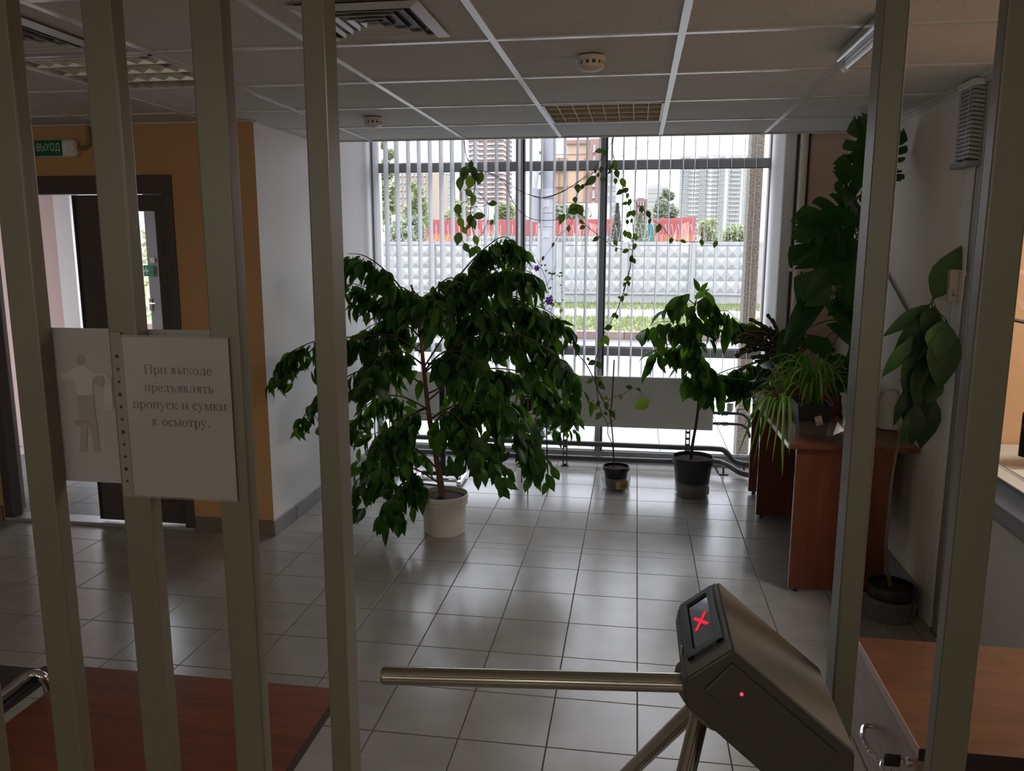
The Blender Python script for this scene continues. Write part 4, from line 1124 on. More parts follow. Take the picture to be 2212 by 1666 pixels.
# ================================================================== LOW TABLE, CHAIR
ZT = .562
lt = thing('low_table', 'low cherry-coloured table just behind the left bars', 'table', (-1.2, 1.6, 0))
bl_, br_ = atz(186, 1440, ZT), atz(706, 1485, ZT)
l2, r2 = atz(105, 1488, ZT), atz(712, 1524, ZT)
xl_ = atz(20, 1556, ZT).x; xr_ = r2.x; yb2 = (bl_.y + br_.y) / 2; yf2 = 1.362
MB().box(xl_, xr_, yf2, yb2, ZT - .024, ZT).build('table_top', m_wood_table, lt, bevel=.0015, segs=1)
MB().box(xr_, xr_ + .0015, yf2, yb2, ZT - .024, ZT).build('edge_band', m_edge_dark, lt)
for x in (xl_ + .06, xr_ - .28):
    MB().box(x, x + .02, yf2 + .04, yb2 - .04, 0, ZT - .024).build('side_panel', m_wood_red, lt)
MB().box(xl_ + .08, xr_ - .08, (yf2 + yb2) / 2 - .01, (yf2 + yb2) / 2 + .01, .2, ZT - .024).build('apron', m_wood_red, lt)

chz = .60
p0 = atz(10, 1500, chz); p1 = atz(62, 1460, chz); p2 = atz(92, 1462, chz - .005); p3 = atz(106, 1492, chz - .05)
ck = thing('office_chair', 'black chair with chrome tube armrest beside the low table', 'chair', (p0.x - .1, p0.y + .1, 0))
dirv = (p1 - p0).normalized(); back = p0 - dirv * .32
for s_ in (0, 1):
    o_ = Vector((-.62, .42, 0)) * s_
    MB().tube(bez([Vector((back.x, back.y, .05)) + o_, back + o_ + Vector((0, 0, -.06)), back + dirv * .06 + o_, p0 + o_, p1 + o_, p2 + o_, p3 + o_, Vector((p3.x + .01, p3.y, .40)) + o_, Vector((p3.x - .01, p3.y, .03)) + o_], 5), .0125, 12).build('frame_tube', m_chrome, ck, True)
    MB().tube(bez([Vector((p3.x, p3.y, .0135)) + o_, Vector((back.x, back.y, .0135)) + o_], 2), .0125, 10).build('floor_runner', m_chrome, ck, True)
    MB().obox(p0 + Vector((0, 0, -.020)) + o_, dirv * .16, Vector((-dirv.y, dirv.x, 0)) * .014, (0, 0, .006)).build('arm_pad', m_black, ck, bevel=.003)
q1 = atz(101, 1437, .47); q0 = atz(2, 1424, .47)
MB().box(q1.x - .50, q1.x, q1.y - .44, q1.y, .41, .47).build('seat', m_black, ck, bevel=.02)
MB().obox((q1.x - .56, q1.y - .22, .70), (.02, 0, -.008), (0, .22, 0), (-.06, 0, .22)).build('backrest', m_black, ck, bevel=.015)
MB().box(q1.x - .45, q1.x - .05, q1.y - .25, q1.y - .19, .385, .41).build('seat_support', m_chrome, ck)

# ================================================================== DESKS
def desk(name, label, x0, x1, y0, y1, panel_x1, grp):
    t = thing(name, label, 'desk', ((x0 + x1) / 2, (y0 + y1) / 2, 0), grp)
    MB().box(x0, x1, y0, y1, .726, .75).build('desk_top', m_wood_red, t, bevel=.0015, segs=1)
    MB().box(x0 - .0012, x0, y0, y1, .726, .75).build('edge_band', M('pale_edge_band', (.34, .25, .22), .25, spec=.8), t)
    for yy in (y0 + .03, y1 - .05):
        MB().box(x0 + .045, panel_x1, yy, yy + .022, .018, .726).build('end_panel', m_wood_red, t)
        MB().box(x0 + .0435, x0 + .045, yy, yy + .022, .018, .726).build('panel_edge', M('pale_edge_band', (.34, .25, .22)), t)
        for fx in (x0 + .08, panel_x1 - .05): MB().lathe([(.012, 0), (.012, .01), (.006, .018)], (fx, yy + .011, 0), 10).build('foot', m_black, t)
    MB().box(panel_x1 - .12, panel_x1 - .10, y0 + .052, y1 - .05, .30, .726).build('modesty_panel', m_wood_red, t)
    return t
desk('plant_desk', 'red brown desk nearer the bars, carrying the spider plant', .735, 1.318, 3.835, 5.015, 1.215, 'red brown desks along the right wall')
desk('plant_desk', 'red brown desk against the pier, mostly behind the nearer desk', .755, 1.318, 5.03, 5.51, 1.215, 'red brown desks along the right wall')

cb = thing('drawer_cabinet', 'walnut desk cabinet with handle and keys behind the right bars', 'cabinet', (.8, 1.65, 0))
a = atz(1862, 1392, .75); b = atz(1988, 1616, .75)
cx0 = .5435; cy0 = 1.447; cy1 = 1.885
MB().box(cx0, 1.36, cy0, cy1, .728, .75).build('cabinet_top', m_wood_desk, cb, bevel=.001, segs=1)
MB().box(cx0 - .0012, cx0 + .0005, cy0, cy1, .728, .7508).build('edge_band', M('pinkish_edge', (.50, .33, .28), .3), cb)
MB().box(cx0, 1.36, cy0 - .0012, cy0, .726, .7502).build('front_edge', m_edge_dark, cb)
MB().box(cx0 + .018, 1.355, cy0 + .012, cy1 - .01, .02, .727).build('carcass', m_edge_dark, cb)
for z0_, z1_ in ((.508, .722), (.268, .502), (.03, .262)):
    dr_ = MB().box(cx0 + .001, cx0 + .018, cy0 + .012, cy1 - .004, z0_, z1_).build('drawer', m_wood_side, cb, bevel=.001, segs=1)
    hz = (z0_ + z1_) / 2
    h0 = at(1888, 1558, 1.66); 
    yc = (cy0 + cy1) / 2
    pts = [(cx0 + .001, yc + .065, hz), (cx0 - .014, yc + .06, hz), (cx0 - .026, yc + .03, hz), (cx0 - .028, yc, hz), (cx0 - .026, yc - .03, hz), (cx0 - .014, yc - .06, hz), (cx0 + .001, yc - .065, hz)]
    MB().tube(bez(pts, 4), .0055, 8).build('handle', m_chrome, dr_, True)
kx, ky, kz = cx0 + .001, cy0 + .045, .692
MB().lathe([(.009, 0), (.009, .003), (.007, .005)], (kx, ky, kz), 14, axis=(-1, 0, 0)).build('lock', m_chrome, cb, True)
ks = thing('key_pair', 'two black-headed keys hanging from the drawer lock', 'keys', (kx, ky, kz))
MB().box(kx - .016, kx - .005, ky - .001, ky + .001, kz - .004, kz + .004).build('key_blade', m_chrome, ks)
MB().box(kx - .046, kx - .016, ky - .003, ky + .003, kz - .013, kz + .013).build('key_head', m_black, ks, bevel=.003)
MB().tube([(kx - .041 + .012 * math.cos(t * .5236), ky - .001 + .004 * math.sin(t * .5236), kz - .012 + .012 * math.sin(t * .5236)) for t in range(13)], .0009, 5).build('split_ring', m_chrome, ks)
MB().obox((kx - .043, ky - .004, kz - .040), (.012, 0, .004), (0, .003, 0), (-.004, 0, .016)).build('key_head', m_black, ks, bevel=.003)

# ================================================================== BOOTH BEHIND THE RIGHT WALL
XB = 1.345
bo = thing('wall_booth', None, None, (XB, 2.4, 0), kind='structure')
m_booth = M('pale_booth_panel', (.80, .78, .69), .6, var=.03, scale=3)
yb0, yb1, zb0, zb1 = 1.2, 3.40, .86, 2.0
MB().box(XB, XB + .06, -6.0, 3.50, 0, zb0 - .10).build('lower_panel', m_booth, bo)
MB().box(XB, XB + .06, -6.0, yb0, zb0 - .1, 2.5).build('blank_panel', m_booth, bo)
MB().box(XB, XB + .06, yb0, 3.50, zb1 + .28, 2.5).build('upper_panel', m_booth, bo)
MB().box(XB, XB + .06, yb1, 3.50, zb0 - .1, zb1 + .28).build('side_panel', m_booth, bo)
MB().box(XB - .012, XB + .03, 3.50, 3.545, 0, CZ).build('corner_profile', m_alu_light, bo, bevel=.003)
MB().box(XB - .006, XB + .03, 3.545, 3.565, 0.09, CZ).build('shadow_gap', m_brown, bo)
MB().box(XB - .015, XB + .03, 3.565, 3.66, 0, CZ).build('door_jamb', m_booth, bo, bevel=.003)
for nm, (a, b, c, d) in (('window_jamb', (yb1 - .03, yb1, zb0, zb1 + .28)), ('window_sill_rail', (yb0, yb1, zb0 - .02, zb0)), ('window_mullion', (2.1, 2.13, zb0, zb1 + .28)), ('window_rail', (yb0, yb1, 1.405, 1.412))):
    MB().box(XB - .01, XB + .03, a, b, c, d).build(nm, m_alu_light if nm != 'window_rail' else m_brown, bo, bevel=.001)
MB().box(XB + .012, XB + .016, yb0, yb1 - .03, zb0, zb1 + .28).build('glass_pane', m_glass, bo)
MB().box(2.9, 3.0, 0.9, 3.7, -.05, 2.5).build('inner_orange_face', M('booth_orange', (.60, .36, .19), .7), bo)
MB().box(XB + .06, 3.0, 3.62, 3.7, -.05, 2.5).box(XB + .06, 3.0, .9, .98, -.05, 2.5).build('inner_side_face', MATS['booth_orange'], bo)
MB().box(XB + .06, 3.0, .9, 3.7, 2.42, 2.5).build('inner_ceiling', m_wall, bo)
area('booth_fill_light', (2.2, 2.4, 2.38), (.6, .6), 9.0, (1, .97, .92))  # unseen area light added to brighten the booth interior
# transaction drawer box under the booth window
td = thing('transaction_drawer', 'grey sloped transfer drawer under the booth window', 'drawer', (XB, 2.8, .70))
m_dg = M('drawer_grey', (.26, .26, .27), .4)
MB().prism([(XB - .10, .735), (XB, .72), (XB, .86), (XB - .035, .86), (XB - .10, .80)], 'y', 2.2, 3.12).build('housing', m_dg, td, bevel=.004)
MB().box(XB - .06, XB + .0, 2.2, 3.12, .861, .868).build('counter_ledge', M('pale_ledge', (.55, .50, .42), .5), td, bevel=.002)
MB().box(XB - .104, XB - .1, 2.6, 3.0, .748, .79).build('drawer_front', m_dg, td, bevel=.002)
# things in the booth
bd = thing('booth_counter', 'pale counter inside the guard booth behind glass', 'counter', (1.9, 2.7, 0))
MB().box(XB + .07, 1.75, 1.3, 3.6, .80, .84).build('counter_top', M('pale_ledge', (.55, .50, .42)), bd, bevel=.003)
for yy in (1.4, 3.5): MB().box(XB + .09, 1.7, yy, yy + .03, 0, .80).build('counter_leg', m_cream, bd)
mo = thing('booth_monitor', 'black screen standing on the booth counter', 'monitor', (1.6, 3.2, .84))
MB().obox((1.62, 3.22, .975), (.17, .05, 0), (.008, -.02, 0), (0, 0, .085)).build('screen', m_black_gloss, mo, bevel=.004)
MB().box(1.59, 1.65, 3.20, 3.26, .845, .90).lathe([(.1, .84), (.1, .85), (.03, .86)], (1.62, 3.23, 0), 18).build('stand', m_black, mo)
bpot = thing('booth_cup', 'small white cup standing on the booth counter beside the black screen', 'cup', (1.5, 2.98, .84))
MB().lathe([(.03, .84), (.04, .93), (.037, .93), (.028, .85)], (1.5, 2.98, 0), 18).build('cup_body', m_white_plastic, bpot, True)
MB().tube([(1.5, 2.94, .91), (1.5, 2.915, .90), (1.5, 2.917, .87), (1.5, 2.945, .86)], .005, 6).build('handle', m_white_plastic, bpot, True)
bpp = thing('booth_pipe', 'white vertical pipe inside the guard booth', 'pipe', (2.2, 3.55, 0))
MB().tube([(2.2, 3.55, 0), (2.2, 3.55, 2.40)], .03, 12).build('tube', m_white_plastic, bpp, True)
for zz in (.6, 1.7): MB().box(2.16, 2.24, 3.54, 3.62, zz, zz + .03).build('clip', m_white_metal, bpp)
# stacked slat blind at the top of the wall end, box, cable
sb = thing('slat_blind', 'raised horizontal slat blind hanging at the end of the cream wall', 'blind', (XB - .04, 3.62, 2.0))
for k in range(17):
    zz = 2.285 - k * .0165
    MB().obox((1.315, 3.60, zz), (.024, 0, -.004), (0, .075, 0), (0, 0, .0062)).build('slat', M('blind_grey_green', (.34, .34, .31), .4), sb)
MB().box(1.285, 1.335, 3.53, 3.68, 2.295, 2.322).build('head_rail', m_white_metal, sb, bevel=.003)
MB().box(1.283, 1.34, 3.52, 3.69, 1.985, 2.008).build('bottom_rail', m_dg, sb, bevel=.003)
for yy in (3.56, 3.65): MB().tube([(1.288, yy, 1.99), (1.288, yy, 2.3)], .0012, 5).build('ladder_cord', m_white_plastic, sb)
cp = thing('pull_cord', 'thin blind cord with small tassel hanging down the wall end', 'cord', (1.30, 3.54, 1.5))
MB().tube(bez([(1.322, 3.535, 1.99), (1.32, 3.533, 1.8), (1.324, 3.534, 1.58)], 4), .0022, 6).build('cord', m_white_plastic, cp)
MB().lathe([(.003, .03), (.007, .01), (.008, 0)], (1.324, 3.534, 1.55), 10).build('tassel', m_white_plastic, cp)
jb = at(2066, 615, 3.64)
jx = thing('intercom_box', 'beige wall box with ribbed sides at the end of the cream wall', 'box', (1.31, 3.62, 1.45))
m_bx = M('beige_box_plastic', (.58, .51, .42), .5)
xx0 = at(2047, 615, 3.60).x
z0b, z1b = at(2066, 652, 3.6).z, at(2066, 582, 3.6).z
MB().box(xx0, xx0 + .035, 3.575, 3.70, z0b, z1b).build('case_front', m_bx, jx, bevel=.004)
MB().box(xx0 + .036, xx0 + .055, 3.577, 3.698, z0b + .002, z1b - .002).build('case_middle', m_bx, jx, bevel=.002)
MB().box(xx0 + .056, XR + .0, 3.575, 3.70, z0b, z1b).build('case_back', m_bx, jx, bevel=.003)
MB().lathe([(.007, 0), (.006, .002)], (xx0 + .018, 3.575, z0b + .03), 12, axis=(0, -1, 0)).build('screw', m_dg, jx)
MB().lathe([(.004, 0), (.003, .002)], (xx0 + .012, 3.575, z0b + .045), 10, axis=(0, -1, 0)).build('screw', m_dg, jx)
p0 = atx(1918, 595, 1.318); p1 = atx(1958, 668, 1.318)
tag(MB().tube(bez([atx(1905, 560, 1.318), p0, p1, atx(1990, 730, 1.322)], 3), .006, 7).build('plant_cane', M('grey_cane', (.16, .15, .13), .7)), 'thin grey cane leaning on the cream wall behind the tall plant', 'cane')

# ================================================================== PLANTS
def leaf_mesh(name, mat, wr=.42, fold=.25, droop=.15, prof=((0, .05), (.12, .55), (.30, .95), (.48, 1.0), (.66, .78), (.82, .38), (.92, .14), (1, .0))):
    v, f = [], []
    for s_, w_ in prof:
        h = w_ * wr / 2
        for y_ in (-h, 0, h): v.append((s_, y_, abs(y_) * fold - droop * s_ * s_))
    for i in range(len(prof) - 1):
        a = i * 3
        f += [(a, a + 3, a + 4, a + 1), (a + 1, a + 4, a + 5, a + 2)]
    m = MB(); m.add(v, f)
    me = m.mesh(name, mat, smooth=True)
    return me, v, f
def leaf_xf(p, d, n, L, ws=1.0):
    d = Vector(d).normalized(); n = Vector(n)
    n = n - d * n.dot(d)
    if n.length < 1e-3: n = d.orthogonal()
    n.normalize(); y_ = n.cross(d)
    return Matrix(((d.x * L, y_.x * L * ws, n.x * L, p[0]), (d.y * L, y_.y * L * ws, n.y * L, p[1]), (d.z * L, y_.z * L * ws, n.z * L, p[2]), (0, 0, 0, 1)))
def set_leaves(root, xfs, kinds, limit=300, bulk='foliage', mat=None):
    """the leaves that show largest become parts, the rest one joined part"""
    xfs = sorted(xfs, key=lambda q: (q[0].translation - CAM).length / q[0].to_scale().x)
    for k, (xf, ki) in enumerate(xfs[:limit]):
        inst('leaf', kinds[ki][0], root, xf)
    if len(xfs) > limit:
        m = MB()
        for xf, ki in xfs[limit:]: m.add([xf @ Vector(q) for q in kinds[ki][1]], kinds[ki][2])
        m.build(bulk, mat, root, True, kind='stuff')
def path_at(path, t):
    """point at fraction t of a polyline"""
    ls = [(path[i + 1] - path[i]).length for i in range(len(path) - 1)]; L = sum(ls); q = t * L
    for i, l in enumerate(ls):
        if q <= l or i == len(ls) - 1: return path[i].lerp(path[i + 1], min(1, q / max(l, 1e-9))), L
        q -= l
def px_path(pts, Y0, Y1=None):
    Y1 = Y0 if Y1 is None else Y1; n = len(pts)
    return [at(x, y, Y0 + (Y1 - Y0) * i / max(1, n - 1)) for i, (x, y) in enumerate(pts)]
def pot(root, c, prof, mat, soil_r, soil_z, name='pot', wall=.004):
    inner = [(max(.001, r - wall), z) for r, z in reversed(prof)]
    inner[-1] = (inner[-1][0], inner[-1][1] + wall)
    o = MB().lathe(prof + inner, c, 28).build(name, mat, root, True)
    m = MB(); rnd = random.Random(7)
    rings = [(soil_r, 0), (soil_r * .7, .006), (soil_r * .35, .009), (.002, .010)]
    m.lathe([(r, soil_z + z) for r, z in rings], c, 20, cap0=False)
    m.build('soil', m_soil, root, True)
    return o

# ---- big weeping fig in a white bucket
YK = 4.43
kc = at(958, 1110, YK)
fc = Vector((-1.085, YK, 0))
fi = thing('weeping_fig', 'largest weeping fig, with drooping glossy leaves, in a white bucket', 'plant', fc)
pot(fi, fc, [(.118, 0), (.122, .006), (.128, .17), (.138, .176), (.140, .19), (.134, .196), (.137, .205), (.142, .212), (.140, .235)], m_white_plastic, .13, .205, 'bucket')
hd_ = [fc + Vector((-.143, -.02, .19)), fc + Vector((-.165, -.03, .165)), fc + Vector((-.16, -.035, .15)), fc + Vector((-.14, -.04, .145))]
MB().tube(bez(hd_, 4), .0022, 6).build('bucket_handle', m_black, fi)
trunk = px_path([(957, 1082), (948, 1020), (938, 960), (927, 900), (920, 840), (914, 780), (908, 720), (900, 660), (888, 615)], YK, YK - .02)
trunk[0].z = .2
MB().tube(bez(trunk, 3), [.021 - .015 * i / 24 for i in range(25)], 10).build('trunk', m_bark, fi, True)
ficus_kinds = [leaf_mesh('fig_leaf', m_ficus, .46, .30, .10), leaf_mesh('fig_leaf', m_ficus, .42, .15, .30), leaf_mesh('fig_leaf', m_ficus, .48, .45, .18)]
BOUGHS = [
 ([(905, 690), (868, 625), (825, 578), (785, 552), (752, 548)], 0, -.25, 1.15), ([(906, 700), (850, 655), (800, 625), (752, 610)], 0, .2, 1.2),
 ([(912, 745), (955, 650), (1005, 580), (1055, 530), (1092, 512), (1128, 540)], 0, .15, 1.1), ([(955, 650), (1030, 600), (1090, 575), (1150, 590)], 0, -.25, 1.25),
 ([(918, 790), (990, 690), (1080, 655), (1170, 665), (1222, 705)], 0, .1, 1.15), ([(918, 805), (1010, 730), (1110, 720), (1190, 760), (1235, 810)], 0, -.3, 1.2),
 ([(925, 865), (1010, 805), (1110, 800), (1190, 840), (1235, 890)], 0, .2, 1.1), ([(930, 905), (1000, 870), (1070, 880), (1130, 930), (1165, 985)], 0, -.15, 1.2),
 ([(938, 955), (990, 925), (1040, 950), (1070, 1000)], 0, -.3, .8), ([(914, 765), (850, 725), (770, 728), (690, 735), (630, 760), (598, 790)], 0, -.35, .95),
 ([(920, 835), (850, 795), (780, 800), (720, 835), (672, 875), (655, 905)], 0, -.15, .7), ([(926, 885), (860, 855), (800, 870), (750, 930)], 0, .25, .9),
 ([(946, 1015), (890, 965), (830, 975), (780, 995)], 0, .15, .9), ([(950, 1045), (900, 1015), (850, 1005), (800, 1030), (768, 1048)], 0, -.3, 1.0),
 ([(951, 1050), (890, 1045), (855, 1065), (838, 1095)], 0, -.4, 1.0), ([(912, 735), (880, 705), (825, 695), (772, 722)], 0, .25, 1.2),
 ([(908, 705), (930, 640), (975, 600), (1020, 640)], 0, -.1, 1.1), ([(918, 800), (960, 760), (1020, 770), (1060, 830)], 0, -.35, 1.1),
 ([(916, 790), (870, 760), (820, 770), (790, 820)], 0, -.35, 1.0), ([(932, 920), (970, 890), (1010, 930), (1030, 970)], 0, -.4, .8),
 ([(905, 700), (890, 640), (860, 620), (830, 650)], 0, .35, 1.1), ([(926, 880), (880, 900), (840, 925), (800, 940)], 0, -.35, .9),
 ([(960, 700), (1040, 680), (1110, 640), (1170, 700), (1190, 760)], -.05, .4, 1.2), ([(925, 850), (985, 830), (1050, 860), (1120, 870)], 0, .35, 1.1),
 ([(905, 700), (915, 650), (935, 640), (950, 670)], 0, -.3, 1.2), ([(902, 690), (885, 640), (895, 630), (905, 650)], 0, -.25, 1.1),
 ([(925, 880), (900, 890), (870, 930), (850, 980)], 0, -.3, .8)]
rnd = random.Random(42); xfs = []
def grow(root, path, dens, xfs, L0, rnd, centre, start=.28, twig=.11, rad=.006, stem_mat=None, kinds=3, spread=1.0, down=1.0):
    sm = bez(path, 5); n = len(sm)
    MB().tube(sm, [rad * (1 - .75 * i / n) for i in range(n)], 6).build('branch', stem_mat or m_bark, root, True)
    _, L = path_at(sm, 0)
    k = max(3, int(L * (62 if root is fi else 40) * dens))
    for i in range(k):
        t = start + (1 - start) * (i + rnd.random()) / k
        p, _ = path_at(sm, t)
        q2, _ = path_at(sm, min(1, t + .03)); d = (q2 - p)
        d = d.normalized() if d.length > 1e-6 else Vector((0, 0, -1))
        side = Vector((rnd.gauss(0, 1), rnd.gauss(0, 1), rnd.gauss(0, .3))) * spread
        tl_ = twig * rnd.uniform(.2, 1.45)
        td_ = (d * .5 + side * .65 + Vector((0, 0, -.45))).normalized()
        e = p + td_ * tl_; e.z -= tl_ * .35
        nl = rnd.randint(2, 4)
        for j in range(nl):
            b = p.lerp(e, (j + .6) / nl)
            out = Vector((b.x - centre.x, b.y - centre.y, 0)); out = out.normalized() if out.length > .02 else side
            dd = Vector((0, 0, -1.0 * down)) + out * .35 + Vector((rnd.gauss(0, .48), rnd.gauss(0, .42), rnd.gauss(0, .34)))
            nn = out * .6 + Vector((rnd.gauss(0, .5), -.55 + rnd.gauss(0, .5), .55))
            xfs.append((leaf_xf(b, dd, nn, L0 * rnd.uniform(.65, 1.12), rnd.uniform(.85, 1.15)), rnd.randrange(kinds)))
for pts, y0, y1, dens in BOUGHS:
    grow(fi, px_path(pts, YK + y0, YK + y1), dens, xfs, .116, rnd, Vector((-1.15, YK, 0)), .2, .12, .006, m_twig)
set_leaves(fi, xfs, ficus_kinds, 300, 'small_leaves', m_ficus)

# ---- fig in the large black pot
YD = 5.39
dc = Vector((.415, YD, 0))
fd = thing('rubber_fig', 'slender fig with a bare lower stem in a dark pot set in a clear tub', 'plant', dc)
pot(fd, dc, [(.100, .012), (.104, .02), (.128, .215), (.128, .218), (.137, .222), (.137, .262), (.139, .265), (.135, .27)], M('dark_grey_pot', (.035, .035, .042), .45), .13, .245)
MB().lathe([(.108, 0), (.113, .004), (.117, .095), (.119, .096), (.116, .098), (.112, .096), (.108, .006)], dc, 28).build('clear_tub', m_clear, fd, True)
MB().add([(dc.x + .085, dc.y - .079, .02), (dc.x + .112, dc.y - .040, .02), (dc.x + .112, dc.y - .042, .07), (dc.x + .084, dc.y - .082, .08)], [(0, 1, 2, 3)]).build('torn_label', M('label_grey', (.5, .5, .47), .6), fd)
MB().tube(bez([dc + Vector((.125, -.06, .24)), dc + Vector((.15, -.06, .20)), dc + Vector((.165, -.06, .17))], 3), .006, 6).build('hanging_tag', M('tag_grey', (.4, .4, .42), .4), fd)
stem = px_path([(1492, 990), (1496, 960), (1503, 920), (1508, 880), (1511, 840), (1512, 790), (1505, 740), (1498, 690), (1503, 650), (1515, 630)], YD)
stem[0].z = .24
MB().tube(bez(stem, 3), [.011 - .008 * i / 27 for i in range(28)], 8).build('stem', m_twig, fd, True)
fig2 = [leaf_mesh('broad_leaf', m_ficus, .44, .30, .15), leaf_mesh('broad_leaf', m_ficus, .40, .15, .35), leaf_mesh('broad_leaf', m_ficus, .46, .4, .25)]
xf2 = []; rnd = random.Random(8)
for pts, dy, dens, st, tw in [([(1503, 660), (1475, 640), (1450, 650), (1438, 668)], -.1, .5, .3, .06), ([(1505, 655), (1530, 640), (1548, 660)], -.1, .6, .2, .06),
                      ([(1500, 720), (1470, 700), (1430, 695), (1402, 705)], -.12, .75, .15, .08), ([(1503, 745), (1465, 740), (1430, 750), (1410, 765)], .1, .75, .15, .08),
                      ([(1505, 730), (1545, 700), (1590, 695), (1635, 712)], .1, .85, .2, .08), ([(1506, 720), (1540, 680), (1570, 672), (1590, 690)], -.1, .5, .3, .06),
                      ([(1511, 840), (1550, 815), (1600, 812), (1650, 825)], -.1, 1.3, .1, .10), ([(1511, 830), (1570, 800), (1620, 790), (1660, 800)], .1, 1.0, .3, .09),
                      ([(1509, 850), (1511, 800), (1507, 750)], .06, 1.5, 0.02, .12), ([(1511, 800), (1502, 730), (1498, 690), (1505, 650)], -.06, 1.0, 0.02, .09), ([(1510, 830), (1540, 810), (1520, 780)], -.15, 1.0, .02, .09)]:
    grow(fd, px_path(pts, YD, YD + dy), dens, xf2, .150, rnd, Vector((.42, YD, 0)), max(st, .02), tw, .004, m_twig)
for (a, b, c, d, L) in ((1475, 640, 1434, 672, 1), (1490, 635, 1452, 672, 1), (1478, 650, 1460, 688, 1), (1500, 645, 1530, 625, .7), (1525, 630, 1540, 660, 1), (1520, 640, 1532, 672, 1), (1510, 630, 1505, 612, .6), (1512, 630, 1528, 612, .5)):
    p0, p1 = at(a, b, YD - .12), at(c, d, YD - .14)
    xf2.append((leaf_xf(p0, p1 - p0, (.2, -1, .3), .155 * L), 1))
set_leaves(fd, xf2, fig2, 300, 'small_leaves', m_ficus)

# ---- twig plant in the clear tub
YC = 5.46
cc_ = Vector((-.102, YC, 0))
tw_ = thing('twig_plant', 'spindly almost bare plant in a small black pot inside a labelled clear tub', 'plant', cc_)
pot(tw_, cc_, [(.066, .012), (.070, .018), (.082, .125), (.082, .128), (.092, .130), (.094, .155), (.091, .16)], m_black, .085, .14)
MB().lathe([(.088, 0), (.096, .006), (.104, .085), (.107, .088), (.103, .09), (.101, .086), (.092, .01)], cc_, 28).build('clear_tub', m_clear, tw_, True)
m_lab = M('orange_label', (.60, .42, .16), .5)
lab = MB(); 
for i in range(6):
    t0 = -1.55 + i * .16; t1 = t0 + .16
    a_ = (cc_.x + .1035 * math.cos(t0), cc_.y + .1035 * math.sin(t0)); b_ = (cc_.x + .1035 * math.cos(t1), cc_.y + .1035 * math.sin(t1))
    lab.add([(*a_, .018), (*b_, .018), (*b_, .072), (*a_, .072)], [(0, 1, 2, 3)])
lo = lab.build('orange_label', m_lab, tw_)
for j in range(5):
    ln_ = MB()
    for i in range(2, 5):
        t0 = -1.55 + i * .16; t1 = t0 + .15
        ln_.add([(cc_.x + .1042 * math.cos(t0), cc_.y + .1042 * math.sin(t0), .028 + j * .008), (cc_.x + .1042 * math.cos(t1), cc_.y + .1042 * math.sin(t1), .028 + j * .008), (cc_.x + .1042 * math.cos(t1), cc_.y + .1042 * math.sin(t1), .032 + j * .008), (cc_.x + .1042 * math.cos(t0), cc_.y + .1042 * math.sin(t0), .032 + j * .008)], [(0, 1, 2, 3)])
    ln_.build('print_bar', m_ink, lo)
def T(l): return [(1130 + x / 5.049, 740 + y / 5.049) for x, y in l]
for pts, r in (([(990, 1300), (985, 1150), (965, 900), (945, 770), (965, 680), (980, 450), (993, 190)], .0045), ([(945, 770), (900, 680), (840, 570), (770, 400), (690, 240), (592, 125)], .0035),
               ([(990, 1280), (975, 1130), (925, 1000), (920, 890), (860, 780), (820, 640), (800, 480), (790, 330), (800, 200)], .0028), ([(905, 670), (980, 600), (1100, 560), (1160, 515), (1240, 495)], .002),
               ([(920, 890), (980, 850), (1010, 830), (985, 790)], .002), ([(945, 770), (985, 740), (1010, 745)], .002)):
    q = px_path(T(pts), YC)
    if pts[0][1] > 1250: q[0].z = .14
    MB().tube(bez(q, 4), r, 6).build('stem', m_twig, tw_, True)
twk = [leaf_mesh('small_leaf', m_vine, .6, .3, .2), leaf_mesh('yellowed_leaf', m_lime, .75, .3, .25)]
xf3 = []
for (x, y_), (dx, dy), L, ki in (((760, 400), (-45, 30), 1, 0), ((800, 370), (40, 60), 1, 0), ((820, 440), (50, 50), 1, 0), ((820, 690), (-60, 20), 1, 1), ((850, 760), (-40, 60), 1.1, 0), ((880, 760), (30, 20), .7, 0),
                         ((905, 650), (5, 60), .9, 0), ((960, 740), (25, 60), 1, 0), ((1375, 630), (-135, 70), 1, 1), ((1190, 490), (-50, -5), 1, 0), ((1240, 500), (30, 20), .8, 0), ((1060, 570), (10, 40), .7, 0),
                         ((880, 600), (40, 10), .7, 0), ((825, 630), (-10, 50), .8, 0), ((770, 630), (-10, 8), .6, 0), ((800, 470), (40, -30), .9, 0)):
    (x0_, y0_), (x1_, y1_) = T([(x, y_), (x + dx, y_ + dy)])
    p0, p1 = at(x0_, y0_, YC), at(x1_, y1_, YC - .01)
    xf3.append((leaf_xf(p0, p1 - p0, (.1, -1, .4), (p1 - p0).length * (1.25 if ki == 1 and L == 1 and dx < -100 else 1.5)), ki))
MB().tube(bez(px_path(T([(1240, 495), (1300, 560), (1375, 630)]), YC), 3), .0012, 5).build('stem', m_twig, tw_, True)
for k, (xf, ki) in enumerate(xf3): inst('leaf' if ki == 0 else 'yellow_leaf', twk[ki][0], tw_, xf)

